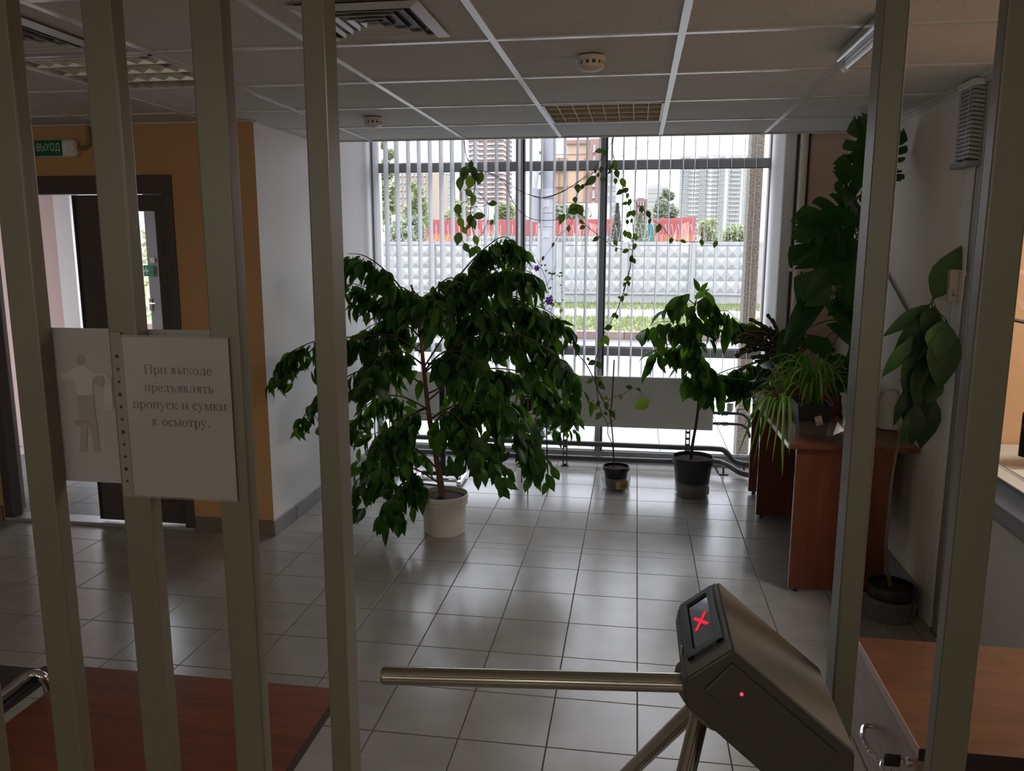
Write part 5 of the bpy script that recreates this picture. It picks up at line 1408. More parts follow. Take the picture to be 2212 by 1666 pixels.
# ---- climbing vines in front of the blind
YVN = 5.85
vk = [leaf_mesh('vine_leaf', m_vine, .58, .25, .15)]
def C5(l): return [(780 + x / 4.628, 280 + y / 4.628) for x, y in l]
def C6(l): return [(1140 + x / 3.95, 280 + y / 3.95) for x, y in l]
def C7(l): return [(1140 + x / 5.206, 540 + y / 5.206) for x, y in l]
def vine(name, label, stems, leaves, Y, hang, anchor):
    t = thing(name, label, 'vine', anchor)
    for pts, r in stems: MB().tube(bez(px_path(pts, Y), 4), r, 5).build('stem', m_darktwig, t, True)
    rv = random.Random(name + label)
    for (x, y_), L, ang in leaves:
        a = math.radians(ang + rv.uniform(-8, 8)); h = L / 2
        p0 = at(x - math.cos(a) * h, y_ - math.sin(a) * h, Y - rv.uniform(0, .02)); p1 = at(x + math.cos(a) * h, y_ + math.sin(a) * h, Y - rv.uniform(.0, .05))
        inst('leaf', vk[0][0], t, leaf_xf(p0, p1 - p0, (rv.uniform(-.5, .5), -1, .3), (p1 - p0).length, rv.uniform(.9, 1.15)))
    return t
lv = [(q, L, a) for q, L, a in zip(C5([(1100, 345), (990, 540), (1040, 460), (1090, 530), (1185, 490), (1130, 430), (1085, 410), (1020, 430), (1150, 470), (1085, 640), (1120, 710), (1310, 740), (970, 805), (1170, 865), (1085, 900), (1120, 940), (1000, 935), (1035, 1010), (1075, 970), (1305, 930), (970, 1095), (1150, 1110), (1055, 1185), (1110, 1230), (1170, 1210)]),
      [20, 34, 30, 34, 32, 28, 26, 30, 28, 24, 26, 22, 27, 30, 25, 28, 26, 20, 20, 15, 30, 25, 24, 26, 24], [-95, 105, 120, 100, 110, 70, 150, 120, 80, 50, 110, 175, 80, 170, 100, 75, 65, 60, 130, 110, 95, 75, 55, 120, 60])]
vine('climbing_vine', 'thick-leaved vine cluster hanging above the big weeping fig', [
    (C5([(1030, 110), (1050, 260), (1100, 360), (1130, 420), (1140, 560), (1100, 760), (1090, 900), (1110, 980), (1150, 1110), (1160, 1240), (1150, 1330)]), .003),
    (C5([(1135, 580), (1240, 700), (1270, 760), (1270, 890), (1220, 1030), (1170, 1080)]), .002), (C5([(1000, 620), (1000, 740), (990, 880), (1000, 1010), (1020, 1120), (1100, 1170), (1170, 1210)]), .002),
    (C5([(1180, 720), (1050, 720), (1000, 745)]), .002), (C5([(1030, 600), (1100, 660), (1120, 700)]), .003), (C5([(1140, 770), (1200, 810), (1220, 860)]), .002), (C5([(1270, 700), (1240, 760), (1140, 770)]), .002),
    (C5([(1190, 405), (1350, 460), (1600, 620), (1750, 670), (1850, 680), (2000, 630), (2130, 550)]) + C6([(420, 450), (530, 370)]), .0022), (C5([(1250, 420), (1440, 540), (1500, 690), (1600, 830), (1700, 890), (1830, 910), (1970, 900)]), .0022)],
    lv, 5.85, None, at(1000, 300, 5.85))
P6 = [(605, 182, 17, 170), (652, 198, 15, 60), (745, 300, 18, 70), (762, 378, 18, 70), (715, 320, 15, 160), (625, 340, 14, 110), (575, 358, 9, 120), (535, 440, 27, 140), (640, 430, 13, 80), (500, 465, 12, 150), (425, 500, 16, 80), (465, 490, 13, 110), (405, 600, 12, 90), (378, 665, 21, 150), (385, 700, 20, 175), (445, 690, 26, 65),
      (290, 765, 23, 120), (347, 848, 15, 100), (465, 835, 14, 150), (750, 440, 12, 100), (815, 455, 20, 70), (785, 535, 18, 150), (830, 520, 16, 160), (850, 565, 12, 100), (830, 630, 13, 170), (868, 622, 15, 100), (862, 725, 17, 130), (902, 715, 13, 80), (972, 685, 15, 90), (1032, 725, 17, 70), (1040, 785, 13, 100), (850, 790, 11, 90), (885, 780, 11, 100),
      (1115, 845, 20, 110), (830, 890, 16, 95), (865, 905, 18, 60), (920, 920, 17, 70), (1222, 950, 13, 110), (1330, 955, 13, 30), (1485, 965, 14, 85), (1600, 980, 16, 120), (832, 1037, 15, 160), (912, 1000, 14, 100), (750, 970, 14, 80), (580, 935, 16, 150), (215, 985, 10, 120), (130, 1100, 10, 110), (882, 1100, 14, 110), (900, 1120, 13, 20), (460, 790, 12, 40), (755, 1025, 9, 90), (700, 360, 12, 130), (600, 390, 10, 100)]
lv2 = [(C6([(x, y_)])[0], L * 1.15, a) for x, y_, L, a in P6] + [(C7([(x, y_)])[0], L, a) for x, y_, L, a in ((1165, 100, 14, 100), (1195, 125, 11, 60), (1120, 325, 18, 160), (1135, 380, 12, 70), (1088, 388, 11, 120), (1062, 550, 15, 100), (1105, 505, 11, 5), (1030, 535, 8, 30), (968, 735, 16, 140), (1000, 750, 10, 80), (900, 875, 20, 160), (882, 1020, 25, 70), (818, 1065, 22, 100), (720, 1270, 18, 160), (805, 1300, 20, 60), (680, 1230, 9, 60))]
main = C6([(735, 60), (720, 150), (740, 270), (760, 370), (800, 470), (850, 570), (885, 720), (900, 880), (895, 1010), (885, 1105), (860, 1240), (815, 1380)])
low = C7([(1165, 60), (1150, 190), (1120, 320), (1090, 440), (1050, 560), (990, 710), (900, 870), (850, 960), (800, 1120), (760, 1250), (752, 1400), (790, 1570), (850, 1680)])
vine('climbing_vine', 'longer thin vine strung before the thick mullion down to the twig pot', [(main, .0028), (low, .003), (C6([(1140, 0), (1060, 70), (1000, 130), (900, 170), (800, 235)]), .0015),
    (C6([(740, 270), (640, 350), (530, 440), (430, 540), (405, 640), (420, 720), (480, 800), (600, 900), (720, 990), (820, 1025), (890, 1020)]), .0022), (C6([(405, 730), (340, 840), (270, 900), (215, 985), (130, 1100), (90, 1140)]), .0014), (C6([(345, 710), (290, 765)]), .002),
    (C6([(850, 550), (940, 640), (1030, 730), (1060, 770), (1130, 810), (1180, 870), (1230, 930), (1320, 955), (1480, 960), (1600, 975)]), .0018), (C6([(830, 620), (840, 720), (840, 800), (870, 880), (900, 930)]), .0018), (C6([(840, 890), (860, 980), (890, 1040)]), .0014),
    (C6([(705, 70), (710, 190), (740, 260)]), .0012), (C6([(755, 80), (775, 130), (735, 250)]), .0012), (C6([(550, 370), (640, 230), (700, 140), (735, 60)]), .002), (C6([(905, 315), (830, 355), (780, 400)]), .0012), (C6([(425, 42), (460, 55), (530, 65)]), .0016), (C6([(0, 550), (80, 578), (180, 572), (330, 510), (430, 450), (560, 370)]), .0022)],
    lv2, YVN, None, at(1330, 300, YVN))

# ---- metal plant stands by the window
m_blackm = M('black_steel_rod', (.015, .015, .017), .4, .3)
m_redm = M('red_steel_rod', (.20, .035, .025), .45)
def rod(root, p0, p1, r, mat, name='post'): return MB().tube([p0, p1], r, 7).build(name, mat, root, True)
def hoop(root, c, r, mat, rr=.004): return MB().tube([(c[0] + r * math.cos(t * math.pi / 10), c[1] + r * math.sin(t * math.pi / 10), c[2]) for t in range(21)], rr, 6, False).build('ring', mat, root, True)
YA = 5.60
a0 = at(801, 1020, YA).x; a1 = at(850, 1020, YA).x
sa = thing('plant_stand', 'thin black and red metal plant stand in the corner behind the big weeping fig', 'plant stand', ((a0 + a1) / 2, YA, 0), 'rod plant stands by the window')
zs = [at(825, y, YA).z for y in (1012, 905, 880)]
ztop = at(825, 815, YA).z
for x, y_, mm in ((a0, YA - .06, m_blackm), (a1, YA - .06, m_redm), (a0, YA + .12, m_blackm), (a1, YA + .12, m_blackm)):
    rod(sa, (x, y_, 0), (x, y_, ztop), .0045, mm)
for zz in (zs[0] - .01, zs[2] - .012, ztop):
    MB().tube([(a0, YA - .06, zz), (a1, YA - .06, zz), (a1, YA + .12, zz), (a0, YA + .12, zz), (a0, YA - .06, zz)], .004, 6).build('shelf_rail', m_blackm, sa)
    for k in range(1, 4): MB().tube([(a0 + (a1 - a0) * k / 4, YA - .06, zz), (a0 + (a1 - a0) * k / 4, YA + .12, zz)], .0025, 5).build('shelf_wire', m_blackm, sa)
wc = Vector(((a0 + a1) / 2 + .02, YA + .02, zs[2] - .008))
wp = thing('potted_plant', 'tall white pot with light green leaves on the corner plant stand', 'plant', wc)
pot(wp, wc, [(.062, 0), (.066, .004), (.088, .20), (.092, .203), (.092, .212)], m_white_plastic, .08, .19)
def bushy(root, c, n, rx, rz, L, kind, seed, stem_mat=None, up=.6, stems=8):
    r_ = random.Random(seed)
    for k in range(stems):
        e = c + Vector((r_.gauss(0, rx * .6), r_.gauss(0, rx * .6), rz * r_.uniform(.4, 1)))
        MB().tube(bez([c, (c + e) / 2 + Vector((r_.gauss(0, .01), r_.gauss(0, .01), rz * .15)), e], 3), .0018, 5).build('stem', stem_mat or m_twig, root, True)
    for k in range(n):
        p = c + Vector((r_.gauss(0, rx * .55), r_.gauss(0, rx * .5), rz * r_.uniform(.15, 1.0)))
        d = Vector((p.x - c.x, p.y - c.y, 0)) * 4 + Vector((r_.gauss(0, .6), r_.gauss(0, .6), r_.gauss(0, .5) * up))
        inst('leaf', kind[0], root, leaf_xf(p, d, (r_.gauss(0, .5), -.5, 1), L * r_.uniform(.7, 1.15)))
m_fresh = leafmat('fresh_leaf', (.05, .13, .02), (.16, .30, .05), .45, .45)
fresh = leaf_mesh('fresh_leaf', m_fresh, .6, .3, .25)
bushy(wp, wc + Vector((0, 0, .20)), 46, .13, .26, .07, fresh, 4)
gc = Vector(((a0 + a1) / 2 + .02, YA + .02, zs[0] - .006))
gp = thing('planter_box', 'green planter box with pale upright leaves low on the corner stand', 'planter', gc)
m_grnp = M('green_plastic', (.012, .12, .06), .4)
MB().add([(gc.x + sx * w_, gc.y + sy_ * d_, gc.z + z) for w_, d_, z in ((.075, .05, 0), (.095, .065, .075), (.088, .058, .075), (.07, .045, .02)) for sx, sy_ in ((-1, -1), (1, -1), (1, 1), (-1, 1))],
         [(3, 2, 1, 0)] + [(r * 4 + k, r * 4 + (k + 1) % 4, r * 4 + 4 + (k + 1) % 4, r * 4 + 4 + k) for r in range(3) for k in range(4)] + [(12, 13, 14, 15)]).build('box', m_grnp, gp, bevel=.003)
MB().box(gc.x - .099, gc.x + .099, gc.y - .069, gc.y - .064, gc.z + .065, gc.z + .076).build('rim', m_grnp, gp)
strap = leaf_mesh('strap_leaf', leafmat('strap_leaf', (.03, .075, .02), (.11, .20, .05), .35, .4), .16, .4, .12)
r_ = random.Random(9)
for k in range(22):
    p = gc + Vector((r_.uniform(-.06, .06), r_.uniform(-.03, .03), .03))
    inst('leaf', strap[0], gp, leaf_xf(p, (r_.gauss(0, .25), r_.gauss(0, .25), 1), (r_.gauss(0, 1), -1, 0), r_.uniform(.14, .26)))
lc = Vector((a0 + .12, YA + .03, .30))
# middle stand
YM = 5.42
sm_ = thing('plant_stand', 'three-legged plant stand with red rings right of the big weeping fig', 'plant stand', (at(1150, 1050, YM).x, YM, 0), 'rod plant stands by the window')
f1, f2, f3 = atz(1127, 1042, 0), atz(1140, 1066, 0), atz(1184, 1050, 0)
zt = at(1150, 822, YM).z
t1, t2, t3 = at(1124, 824, f1.y - .02), at(1141, 820, f2.y), at(1178, 838, f3.y - .02)
for f_, t_, mm in ((f1, t1, m_blackm), (f2, t2, m_redm), (f3, t3, m_blackm)):
    f_ = Vector((f_.x, f_.y, 0)); 
    mid = f_.lerp(t_, .42)
    rod(sm_, f_, mid if mm is m_redm else t_, .0045, m_blackm)
    if mm is m_redm: rod(sm_, mid, t_, .0055, m_redm)
zr = at(1150, 892, YM).z
ctr = Vector((at(1150, 892, YM).x, YM + .06, 0))
hoop(sm_, (ctr.x, ctr.y, zr), .105, m_redm); hoop(sm_, (ctr.x, ctr.y, zt - .01), .085, m_redm); hoop(sm_, (ctr.x, ctr.y, .23), .10, m_blackm)
for k in range(-2, 3): MB().tube([(ctr.x + .04 * k, ctr.y - .09, zr), (ctr.x + .04 * k, ctr.y + .09, zr)], .003, 5).build('shelf_wire', m_redm, sm_)
for k in range(-2, 3): MB().tube([(ctr.x + .04 * k, ctr.y - .08, .23), (ctr.x + .04 * k, ctr.y + .08, .23)], .003, 5).build('shelf_wire', m_blackm, sm_)
for k in range(-1, 2): MB().tube([(ctr.x + .04 * k, ctr.y - .07, zt - .01), (ctr.x + .04 * k, ctr.y + .07, zt - .01)], .003, 5).build('shelf_wire', m_redm, sm_)
for px_, py_, nm, sd_ in ((1137, 893, 'small black pot with pale sprouts on the red-ringed stand, farther from the radiator edge', 3), (1163, 901, 'small black pot with trailing pale shoots on the outer side of the red-ringed stand', 5)):
    q = at(px_, py_, YM - .03 + (.09 if sd_ == 3 else 0)); q.z = zr + .004 if sd_ == 3 else zr + .003
    pp_ = thing('potted_plant', nm, 'plant', q)
    pot(pp_, q, [(.036, 0), (.039, .004), (.047, .075), (.052, .077), (.052, .092), (.050, .094)], m_black, .045, .08)
    bushy(pp_, q + Vector((0, 0, .085)), 16, .075, .10, .032, leaf_mesh('lime_leaf', m_lime, .65, .3, .2), sd_, stems=5)
# fern low on the stand
q = Vector((ctr.x, ctr.y, .235))
fe = thing('potted_fern', 'feathery green fern on the low ring of the red-ringed stand', 'plant', q)
pot(fe, q, [(.05, 0), (.054, .004), (.068, .09), (.072, .092), (.072, .105)], m_black, .065, .09)
m_fern = leafmat('fern_leaf', (.03, .10, .02), (.10, .24, .05), .4, .5)
r_ = random.Random(21)
for k in range(26):
    a = r_.uniform(0, 6.28); L = r_.uniform(.14, .27); h = r_.uniform(.0, .16)
    b0 = q + Vector((0, 0, .1)); b2 = b0 + Vector((math.cos(a) * L, math.sin(a) * L * .8, h - .08)); b1 = (b0 + b2) / 2 + Vector((0, 0, .09))
    pth = bez([b0, b1, b2], 8); m = MB().tube(pth, .0015, 4)
    for i in range(3, len(pth) - 1):
        d = (pth[i + 1] - pth[i - 1]).normalized(); sd_ = d.cross(Vector((0, 0, 1))).normalized(); w_ = .045 * math.sin(math.pi * i / len(pth)) + .006
        for sg in (-1, 1):
            for jj in (0, .5):
                p = pth[i].lerp(pth[i + 1], jj); e = p + (sd_ * sg * .85 + d * .5) * w_ + Vector((0, 0, -.006)); n_ = d * .0055
                m.add([p - n_ * .4, p + n_, e, e - n_ * .6], [(0, 1, 2, 3)])
    m.build('frond', m_fern, fe)
# flowering climber on top of the stand
q = Vector((ctr.x - .005, ctr.y, zt - .004))
fu = thing('flowering_climber', 'light green climber with purple and pink flowers on the red-ringed stand', 'plant', q)
pot(fu, q, [(.045, 0), (.05, .004), (.066, .08), (.070, .082), (.070, .095)], M('terracotta', (.28, .10, .05), .7), .06, .08)
bushy(fu, q + Vector((0, 0, .09)), 95, .16, .48, .045, leaf_mesh('pale_leaf', leafmat('pale_leaf', (.09, .19, .04), (.26, .38, .11), .5, .5), .65, .3, .2), 12, up=1, stems=14)
def flower(root, p, r, mat, d):
    d = Vector(d).normalized(); a = d.orthogonal().normalized(); b = d.cross(a); m = MB()
    for k in range(6):
        t = k * math.pi / 3
        u0 = math.cos(t) * a + math.sin(t) * b; u1 = math.cos(t + .5) * a + math.sin(t + .5) * b; u2 = math.cos(t + 1) * a + math.sin(t + 1) * b
        m.add([p, p + u0 * r * .7 + d * r * .45, p + u1 * r * 1.05 + d * r * .35, p + u2 * r * .7 + d * r * .45], [(0, 1, 2, 3)])
    m.tube([p - d * r * .9, p], [r * .15, r * .3], 6)
    return m.build('flower', mat, root)
m_pur = M('purple_petal', (.16, .05, .36), .6, trans=.35); m_pnk = M('pink_petal', (.62, .26, .38), .6, trans=.4)
YFU = YM - .03
for st in ([(1150, 815), (1160, 740), (1172, 680), (1185, 640), (1178, 600), (1160, 560)], [(1150, 815), (1185, 760), (1205, 700), (1212, 670), (1200, 650)], [(1150, 815), (1120, 740), (1105, 680)], [(1165, 640), (1190, 600), (1200, 575)],
           [(1150, 815), (1110, 790), (1060, 722)], [(1150, 815), (1110, 805), (1064, 830)], [(1150, 815), (1090, 820), (1050, 850), (1032, 893)],
           [(1150, 815), (1190, 840), (1210, 890), (1230, 930)], [(1160, 880), (1190, 905), (1205, 925), (1228, 935)]):
    MB().tube(bez(px_path(st, YFU), 4), .0016, 5).build('stem', m_twig, fu, True)
for x, y_, r_f, mm in ((1161, 580, .024, m_pur), (1155, 604, .030, m_pur), (1185, 650, .032, m_pur), (1120, 690, .022, m_pur), (1148, 596, .02, m_pur), (1112, 587, .024, m_pnk), (1140, 608, .024, m_pnk), (1174, 678, .026, m_pnk), (1163, 698, .026, m_pnk), (1160, 745, .026, m_pnk), (1064, 830, .024, m_pnk), (1032, 893, .028, m_pnk), (1240, 903, .024, m_pnk), (1060, 722, .022, m_pnk)):
    flower(fu, at(x, y_, YFU - .02 if x > 1100 else 5.30), r_f, mm, (random.uniform(-.5, .5), -1, random.uniform(-.6, .2)))
for k in range(40):
    rr = random.Random(k + 100); x = rr.uniform(1165, 1215); y_ = rr.uniform(560, 720)
    p = at(x, y_, YFU + rr.uniform(-.03, .03))
    inst('leaf', fresh[0], fu, leaf_xf(p, (rr.gauss(0, 1), rr.gauss(0, .4), rr.gauss(-.2, .6)), (0, -1, .3), rr.uniform(.014, .028)))
for (x, y_) in ((1205, 890), (1190, 933), (1225, 935), (1215, 920), (1238, 928), (1210, 905)):
    p = at(x, y_, YFU - .04); inst('leaf', fresh[0], fu, leaf_xf(p, (random.gauss(0, .6), 0, -1), (0, -1, .3), .045))

# ---- black stand with chrome feet behind the big fig
b0, b1 = atz(907, 1046, 0), atz(993, 1048, 0)
YB_ = (b0.y + b1.y) / 2 + .05
ts = thing('floor_stand', 'black upright stand on two chrome feet behind the weeping fig bucket', 'stand', ((b0.x + b1.x) / 2, YB_, 0))
xl0, xr0 = at(903, 1035, YB_).x, at(997, 1035, YB_).x
for x in (xl0, xr0): MB().box(x - .016, x + .016, YB_ - .10, YB_ + .13, .012, .042).lathe([(.012, 0), (.012, .012)], (x, YB_ - .08, 0), 10).lathe([(.012, 0), (.012, .012)], (x, YB_ + .11, 0), 10).build('foot', m_chrome, ts, bevel=.004)
MB().box(xl0 + .016, xr0 - .016, YB_ + .03, YB_ + .06, .042, .07).build('cross_beam', m_black, ts, bevel=.003)
MB().box(xl0 + .016, xr0 - .016, YB_ - .03, YB_ - .01, .014, .035).build('front_beam', m_chrome, ts, bevel=.003)
xm = at(954, 1000, YB_).x
MB().box(xm - .018, xm + .018, YB_ + .03, YB_ + .055, .07, .86).build('column', m_black, ts, bevel=.003)
MB().box(xm - .10, xm + .16, YB_ + .03, YB_ + .05, .845, .862).build('top_bar', m_black, ts, bevel=.003)
MB().tube([(xm - .13 + .11 * math.cos(t * math.pi / 12), YB_ - .05 + .11 * math.sin(t * math.pi / 12), .49) for t in range(25)], .003, 6, False).tube([(xm - .02, YB_ - .05, .49), (xm, YB_ + .03, .49)], .003, 6).build('wire_ring', m_blackm, ts)

# ---- swiss cheese plant on the desks
def monstera_mesh(name, fingers=5, fold=.22, droop=.25, seed=1):
    r_ = random.Random(seed); v, f = [], []
    def W(x): return .56 * math.sin(math.pi * min(1, max(0, (x + .18) / 1.18)) ** .72) ** .8
    for sg in (-1, 1):
        # inner blade along the midrib
        n = 12; base = len(v)
        for i in range(n + 1):
            x = -.02 + 1.02 * i / n
            inn = W(x) * (.42 if .12 < x < .9 else .8) * (1 if x < .95 else .3)
            for y_ in (0, inn): v.append((x, sg * y_))
        for i in range(n):
            q = (base + 2 * i, base + 2 * i + 2, base + 2 * i + 3, base + 2 * i + 1)
            f.append(q if sg > 0 else q[::-1])
        # fingers, swept towards the tip, slits between
        xs = [-.16, .14, .38, .62, .92]
        for k in range(len(xs) - 1):
            a, b = xs[k] + .018, xs[k + 1] - .022 * r_.uniform(.5, 1.6)
            sw_ = .08 + .12 * k / 4
            base = len(v)
            for j in range(5):
                t = j / 4
                for x in (a, (a + b) / 2, b):
                    w0 = W(x) * .36; w1 = W(min(.97, x + sw_ * .4)) * (1.0 if x == (a + b) / 2 else .93)
                    y_ = w0 + (w1 - w0) * t
                    sh_ = sw_ * t ** 1.3; nar = 1 - .22 * t ** 3
                    xx = (a + b) / 2 + (x - (a + b) / 2) * nar + sh_
                    v.append((xx, sg * max(y_, 0.02)))
            for j in range(4):
                for c in range(2):
                    q = (base + 3 * j + c, base + 3 * j + c + 1, base + 3 * j + c + 4, base + 3 * j + c + 3)
                    f.append(q if sg < 0 else q[::-1])
    vv = [(x, y_, abs(y_) * fold - droop * x * x - .35 * y_ * y_) for x, y_ in v]
    m = MB(); m.add(vv, f)
    return m.mesh(name, m_monstera, smooth=True), vv, f
mk = [monstera_mesh('split_leaf', seed=1), monstera_mesh('split_leaf', fold=.1, droop=.4, seed=2), monstera_mesh('split_leaf', fold=.3, droop=.1, seed=3)]
YMO = 4.55
mc = atz(1822, 905, .752)
mc = Vector((1.10, 4.62, .752))
mo_ = thing('swiss_cheese_plant', 'tall plant with big split leaves climbing to the ceiling beside the peach wall', 'plant', mc)
pot(mo_, mc, [(.085, 0), (.09, .005), (.115, .17), (.122, .173), (.122, .20)], M('terracotta', (.28, .10, .05)), .11, .175)
stem = [mc + Vector((0, 0, .17))] + px_path([(1838, 760), (1848, 640), (1858, 520), (1872, 430), (1885, 360), (1895, 320)], YMO, YMO - .1)
MB().tube(bez(stem, 5), [.018 - .009 * i / 30 for i in range(31)], 8).build('stem', M('green_stem', (.07, .11, .035), .6), mo_, True)
m_pet = MATS['green_stem']
ML = [((1886, 356), (1868, 280), 1.25, (-.3, -1, .4), .95), ((1900, 356), (1938, 308), 1.2, (.3, -1, .5), 1.0), ((1890, 400), (1828, 368), 1.3, (-.2, -1, .5), 1.0), ((1900, 374), (1942, 376), 1.1, (.3, -1, .5), 1.0), ((1862, 470), (1762, 452), 1.15, (-.2, -1, .7), .95),
      ((1845, 440), (1822, 415), 1.5, (0, -1, .5), .8), ((1815, 490), (1716, 555), 1.0, (-.3, -1, .6), .9), ((1848, 520), (1756, 612), 1.15, (-.1, -1, .5), .95), ((1850, 560), (1838, 640), 1.2, (.2, -1, .5), 1.0), ((1800, 500), (1740, 500), 1.2, (-.2, -1, .8), .8)]
for k, ((x0_, y0_), (x1_, y1_), g, n_, ws) in enumerate(ML):
    yy = YMO - .12 - .02 * k
    p0, p1 = at(x0_, y0_, yy), at(x1_, y1_, yy - .10)
    inst('split_leaf', mk[k % 3][0], mo_, leaf_xf(p0, p1 - p0, n_, (p1 - p0).length * g, ws))
    sp_, _ = path_at(stem, min(.98, .35 + .6 * (640 - y0_) / 300 if y0_ < 640 else .3))
    MB().tube(bez([sp_, (sp_ + p0) / 2 + Vector((0, 0, .06)), p0], 5), .005, 6).build('petiole', m_pet, mo_, True)
heart = leaf_mesh('heart_leaf', m_monstera, .78, .25, .2, ((-.12, .35), (0, .75), (.18, 1.0), (.4, .92), (.6, .68), (.8, .36), (1, 0)))
for (x0_, y0_), (x1_, y1_), n_ in (((1778, 620), (1735, 665), (-.3, -1, .5)), ((1850, 640), (1795, 672), (-.1, -1, .7)), ((1842, 690), (1788, 650), (-.2, -1, .4)), ((1770, 640), (1683, 765), (-.5, -1, .4)), ((1845, 730), (1800, 700), (0, -1, .5)), ((1720, 720), (1680, 770), (-.4, -1, .3)), ((1830, 790), (1770, 800), (0, -1, .6)), ((1735, 780), (1710, 830), (0, -1, .5)), ((1830, 700), (1850, 640), (0, -1, .2)), ((1790, 760), (1745, 740), (0, -1, .5)), ((1850, 600), (1820, 655), (.2, -1, .4)), ((1855, 800), (1800, 850), (0, -1, .4)), ((1855, 830), (1835, 880), (0, -1, .4))):
    p0, p1 = at(x0_, y0_, YMO - .1), at(x1_, y1_, YMO - .2)
    inst('heart_leaf', heart[0], mo_, leaf_xf(p0, p1 - p0, n_, (p1 - p0).length * 1.05, .45 if x1_ == 1683 else .9))
    sp_, _ = path_at(stem, .3)
    MB().tube(bez([sp_, (sp_ + p0) / 2 + Vector((0, 0, .03)), p0], 4), .004, 6).build('petiole', m_pet, mo_, True)
for k in range(5):   # hanging yellowish seed spikes
    rr = random.Random(k); p = at(1790 + 9 * k, 575, YMO - .15); m = MB().tube([p, p + Vector((-.03, 0, -.16))], .002, 5)
    for j in range(26):
        c = p.lerp(p + Vector((-.03, 0, -.16)), j / 26) + Vector((rr.gauss(0, .010), rr.gauss(0, .010), 0)); m.blob(c, (.005, .005, .005), 6, 4)
    m.build('seed_spike', M('seed_green', (.20, .22, .07), .6), mo_, True)

# ---- holiday cactus arching over the far desk corner
hc_ = Vector((.94, 5.02, .752))
hk = thing('holiday_cactus', 'dark arching holiday cactus with jointed stems over the desk corner', 'plant', hc_)
pot(hk, hc_, [(.07, 0), (.075, .005), (.098, .15), (.104, .152), (.104, .175)], M('terracotta', (.28, .10, .05)), .095, .155)
seg = leaf_mesh('cactus_segment', m_cactus, .62, .1, .05, ((0, .35), (.2, .8), (.38, .7), (.55, 1.0), (.72, .8), (.88, .95), (1, .45)))
r_ = random.Random(17)
hb = hc_ + Vector((0, 0, .16)); cxf = []
tips = [(1592, 728), (1600, 758), (1586, 740), (1608, 705), (1655, 682), (1620, 690), (1590, 770), (1600, 800), (1640, 700), (1662, 722), (1612, 742), (1630, 755), (1690, 740), (1640, 730), (1605, 720), (1625, 775), (1675, 760), (1660, 745), (1720, 745), (1780, 735), (1800, 760), (1745, 725), (1600, 740), (1625, 715), (1650, 705), (1645, 745), (1670, 735), (1615, 760), (1700, 755), (1710, 730), (1640, 785), (1660, 770)]
for k, (x, y_) in enumerate(tips):
    yy = 5.0 + r_.uniform(-.12, .10); e = at(x, y_, yy)
    midp = hb.lerp(e, .55) + Vector((0, 0, .05 + .12 * r_.random()))
    pth = bez([hb, hb.lerp(midp, .5) + Vector((0, 0, .03)), midp, midp.lerp(e, .6) + Vector((0, 0, .01)), e], 4)
    _, Lc = path_at(pth, 0); ns = max(3, int(Lc / .036))
    for i in range(ns):
        if i < ns * .25: continue
        p0, _ = path_at(pth, i / ns); p1, _ = path_at(pth, (i + 1) / ns)
        cxf.append((leaf_xf(p0, p1 - p0 + Vector((r_.gauss(0, .004), r_.gauss(0, .004), r_.gauss(0, .004))), (r_.gauss(0, .6), -.8, .6), (p1 - p0).length * 1.12, 1.15), 0))
    MB().tube(pth, .0035, 5).build('woody_stem', m_bark, hk, True)
set_leaves(hk, cxf, [seg], 300, 'inner_segments', m_cactus)
MB().tube(bez([hb, hb + Vector((-.02, 0, .12)), hb + Vector((-.05, 0, .2))], 4), .012, 7).build('woody_stem', m_bark, hk, True)
MB().tube(bez([hb, hb + Vector((.03, -.02, .10)), hb + Vector((.10, -.03, .18))], 4), .012, 7).build('woody_stem', m_bark, hk, True)

# ---- spider plant in a black pot at the desk edge
sc1 = Vector((.885, 4.10, .752))
sk = thing('spider_plant', 'bright green spider plant spilling over the desk edge from a black pot', 'plant', sc1)
m = MB()
def sq(w_, z): return [(sc1.x + sx * w_, sc1.y + sy_ * w_, sc1.z + z) for sx, sy_ in ((-1, -1), (1, -1), (1, 1), (-1, 1))]
vs = sq(.062, 0) + sq(.084, .15) + sq(.084, .152) + sq(.078, .152) + sq(.06, .02)
m.add(vs, [(3, 2, 1, 0)] + [(r * 4 + k, r * 4 + (k + 1) % 4, r * 4 + 4 + (k + 1) % 4, r * 4 + 4 + k) for r in range(4) for k in range(4)] + [(16, 17, 18, 19)])
m.build('pot', m_black, sk, bevel=.008)
MB().box(sc1.x - .07, sc1.x + .07, sc1.y - .07, sc1.y + .07, sc1.z + .13, sc1.z + .138).build('soil', m_soil, sk)
MB().obox((sc1.x + .02, sc1.y - .078, sc1.z + .075), (.016, 0, .005), (0, .0008, .0), (-.006, 0, .022)).build('price_tag', M('tag_paper', (.62, .58, .50), .6), sk)
vs = sq(.088, 0) + sq(.092, .05) + sq(.105, .075)
MB().add(vs, [(r * 4 + k, r * 4 + (k + 1) % 4, r * 4 + 4 + (k + 1) % 4, r * 4 + 4 + k) for r in range(2) for k in range(4)]).build('clear_wrap', m_clear, sk)
m = MB(); r_ = random.Random(2)
for k in range(9):
    p = Vector((sc1.x + .10 + r_.uniform(-.01, .07), sc1.y - .02 + r_.uniform(-.05, .05), sc1.z + .002)); 
    m.add([p, p + Vector((.05, r_.uniform(-.03, .03), r_.uniform(.01, .06))), p + Vector((.02, .01, r_.uniform(.05, .10)))], [(0, 1, 2)])
m.build('crumpled_film', m_clear, sk)
